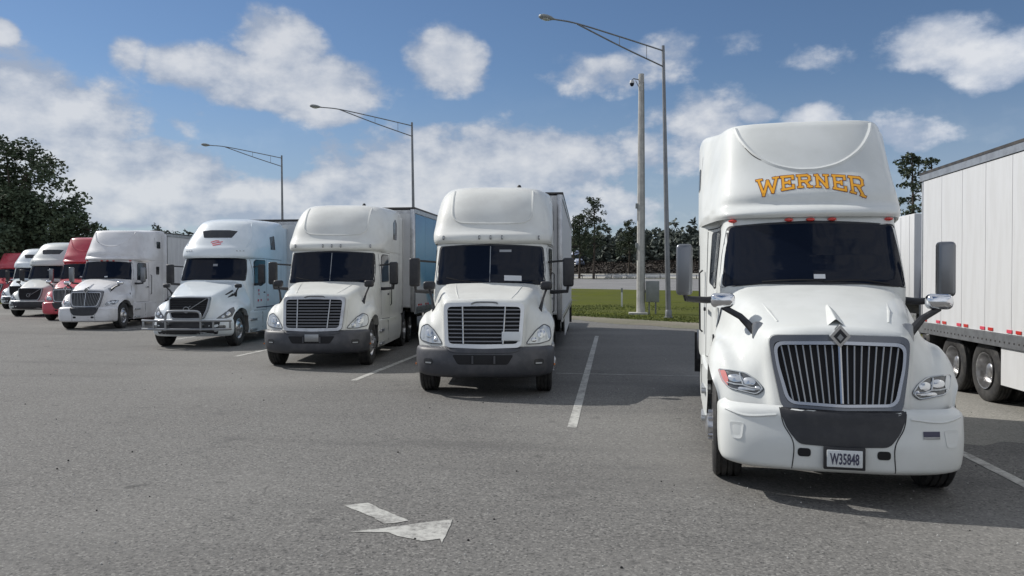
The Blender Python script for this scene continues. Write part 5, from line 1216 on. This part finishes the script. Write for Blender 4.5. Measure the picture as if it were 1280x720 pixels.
tree('oak_tree', 'tallest dark oak at the left edge of the photo', (-52.5, 65, 0), [(0, 0, 7, 4.2), (-3.5, 1, 8, 4.2), (1.0, 0, 11.0, 3.2), (-3, 0, 12, 3.2), (3.2, 1, 8.6, 2.8), (3.4, 0, 5.4, 2.8), (-6, 1, 10, 4), (-6.5, -1, 6, 4.0), (5.0, 0, 6.8, 2.0), (0, -2, 4.6, 3.2), (-1, 0, 13.2, 1.9)], P['oak'], .19, 110, .5, 4)
tree('oak_tree', 'lower spreading oak right of the tallest one, its twigs thin against the sky', (-49.6, 65.5, 0), [(0, 0, 5.2, 2.6), (2.2, .5, 5.6, 2.1), (-2, 0, 6.2, 2.6), (1.2, 0, 7.0, 1.5), (-1.4, 0, 7.8, 1.4), (3.6, 0, 6.2, 1.3), (0.4, -1, 3.6, 2.4)], P['oak'], .16, 90, .3, 3)
tree('oak_tree', 'short dense oak behind the leftmost trucks', (-58, 74, 0), [(0, 0, 5, 3.6), (3.2, 0, 4.5, 3.2), (-3.5, 0, 7, 4), (6, 0, 4, 2.8), (-7, 0, 4, 4), (0, 0, 2.2, 2.4), (-3, 0, 2.5, 2.6), (3.5, 0, 2.2, 2.4)], P['oak'], .2, 60, .35, 3)
def pine(label, loc, h, w=2.2, seed=1, n=15, leaf=.2, dens=30, base=.42):
    random.seed(seed); bl = []
    for i in range(n):
        f = i / (n - 1); z = h * (base + (.95 - base) * f); a = random.uniform(0, 2 * PI); rr = w * (1 - .55 * f) * random.uniform(.5, 1.05)
        bl.append((rr * math.cos(a), rr * math.sin(a), z, w * random.uniform(.30, .52)))
    bl.append((0, 0, h * .97, w * .35))
    t = thing('pine_tree', label, 'tree', loc, 0, 'pines beyond the highway')
    tr = NB(); tube(tr, curve([(0, 0, 0), (.15, 0, h * .5), (0, 0, h)], 8), [.26 - .2 * i / 8 for i in range(9)], 7); cr_ = NB()
    for (x, y, z, r) in bl:
        tube(tr, [(0, 0, z - .5), (x * .6, y * .6, z - .1), (x, y, z)], [.07, .05, .02], 5)
        for k in range(5):
            d = Vector((random.gauss(0, 1), random.gauss(0, 1), random.gauss(0, .5))).normalized() * r * random.uniform(.3, 1); leaves(cr_, Vector((x, y, z)) + d * 1.2, r * .6, int(dens * max(.4, r * r) * .8), leaf, .6)
    obj('trunk', tr, P['bark'], t); obj('crown', cr_, P['pine'], t, smoothed=False); return t
def at(px, Y): X = Y * math.tan(math.atan((px - 640) / 1000) - PSI); return (X, Y, qz(X + Y))
pine('tallest open crowned pine left of the camera pole, standing above the far wood', at(742, 150), 15.2, 2.9, 31)
pine('shorter pine just left of the tallest open crowned one', at(724, 155), 12.2, 2.8, 32)
pine('leaning thin pine between the tallest pine and the first trailer', at(716, 150), 10.6, 2.4, 36)
pine('small pine close to the camera pole, left of it', at(786, 165), 11.2, 2.6, 33)
pine('bushy pine seen right of the lettered tractor roof', at(1139, 95), 14.6, 2.5, 34, n=12, dens=40, base=.3)
pine('bushy pine whose tip clears the top of the right trailer', at(1163, 97), 14.4, 2.0, 35, n=12, dens=40, base=.3)
for k, (px, Y, h) in enumerate(((196, 130, 12.0), (216, 128, 11.4), (236, 132, 11.8))):
    random.seed(50 + k); x, y, _ = at(px, Y)
    tree('far_tree', ['leftmost of the three rounded tree tops above the dusty trailer', 'middle of the three rounded tree tops above the dusty trailer', 'rightmost of the three rounded tree tops above the dusty trailer'][k], (x, y, 0), [(0, 0, h * .5, 3.2), (0, 0, h * .74, 2.6), (1.5, 0, h * .66, 2.), (-1.6, 0, h * .64, 2.)], P['wood'], .3, 20, .3, 4, 'rounded tree tops over the trailers')
random.seed(77); bm = NB()
for row in range(3):
    for i in range(330):
        p = -230 + i * 1.7 + random.uniform(-1, 1); q = 193 + row * 7 + random.uniform(-3, 3); x, y = XY(q, p); z0 = qz(q) - .3; h = random.uniform(4.4, 6.3) + 1.0 * math.sin(i * .13 + row) + (random.random() < .12) * 2
        for k in range(4):
            f = k / 3; leaves(bm, (x + random.uniform(-1, 1), y + random.uniform(-1, 1), z0 + h * (.08 + .8 * f)), random.uniform(1.3, 2.1) * (1.15 - .4 * f), 24, .62, .95, .3)
tag(obj('far_wood', bm, P['wood'], smoothed=False), 'dark line of distant trees beyond the highway', 'woodland', kind='stuff')
random.seed(78); bm = NB()
for i in range(3600):
    p = random.uniform(60, 300); q = random.uniform(167, 197); x, y = XY(q, p); leaves(bm, (x, y, qz(q) + .3), random.uniform(.3, .8), 7, .3, .5, .3)
P['scrub'] = leafmat('dry_scrub', (.062, .05, .042), (.05, .044, .036))
tag(obj('scrub', bm, P['scrub'], smoothed=False), 'brown dry scrub on the bank beyond the highway', 'scrub', kind='stuff')
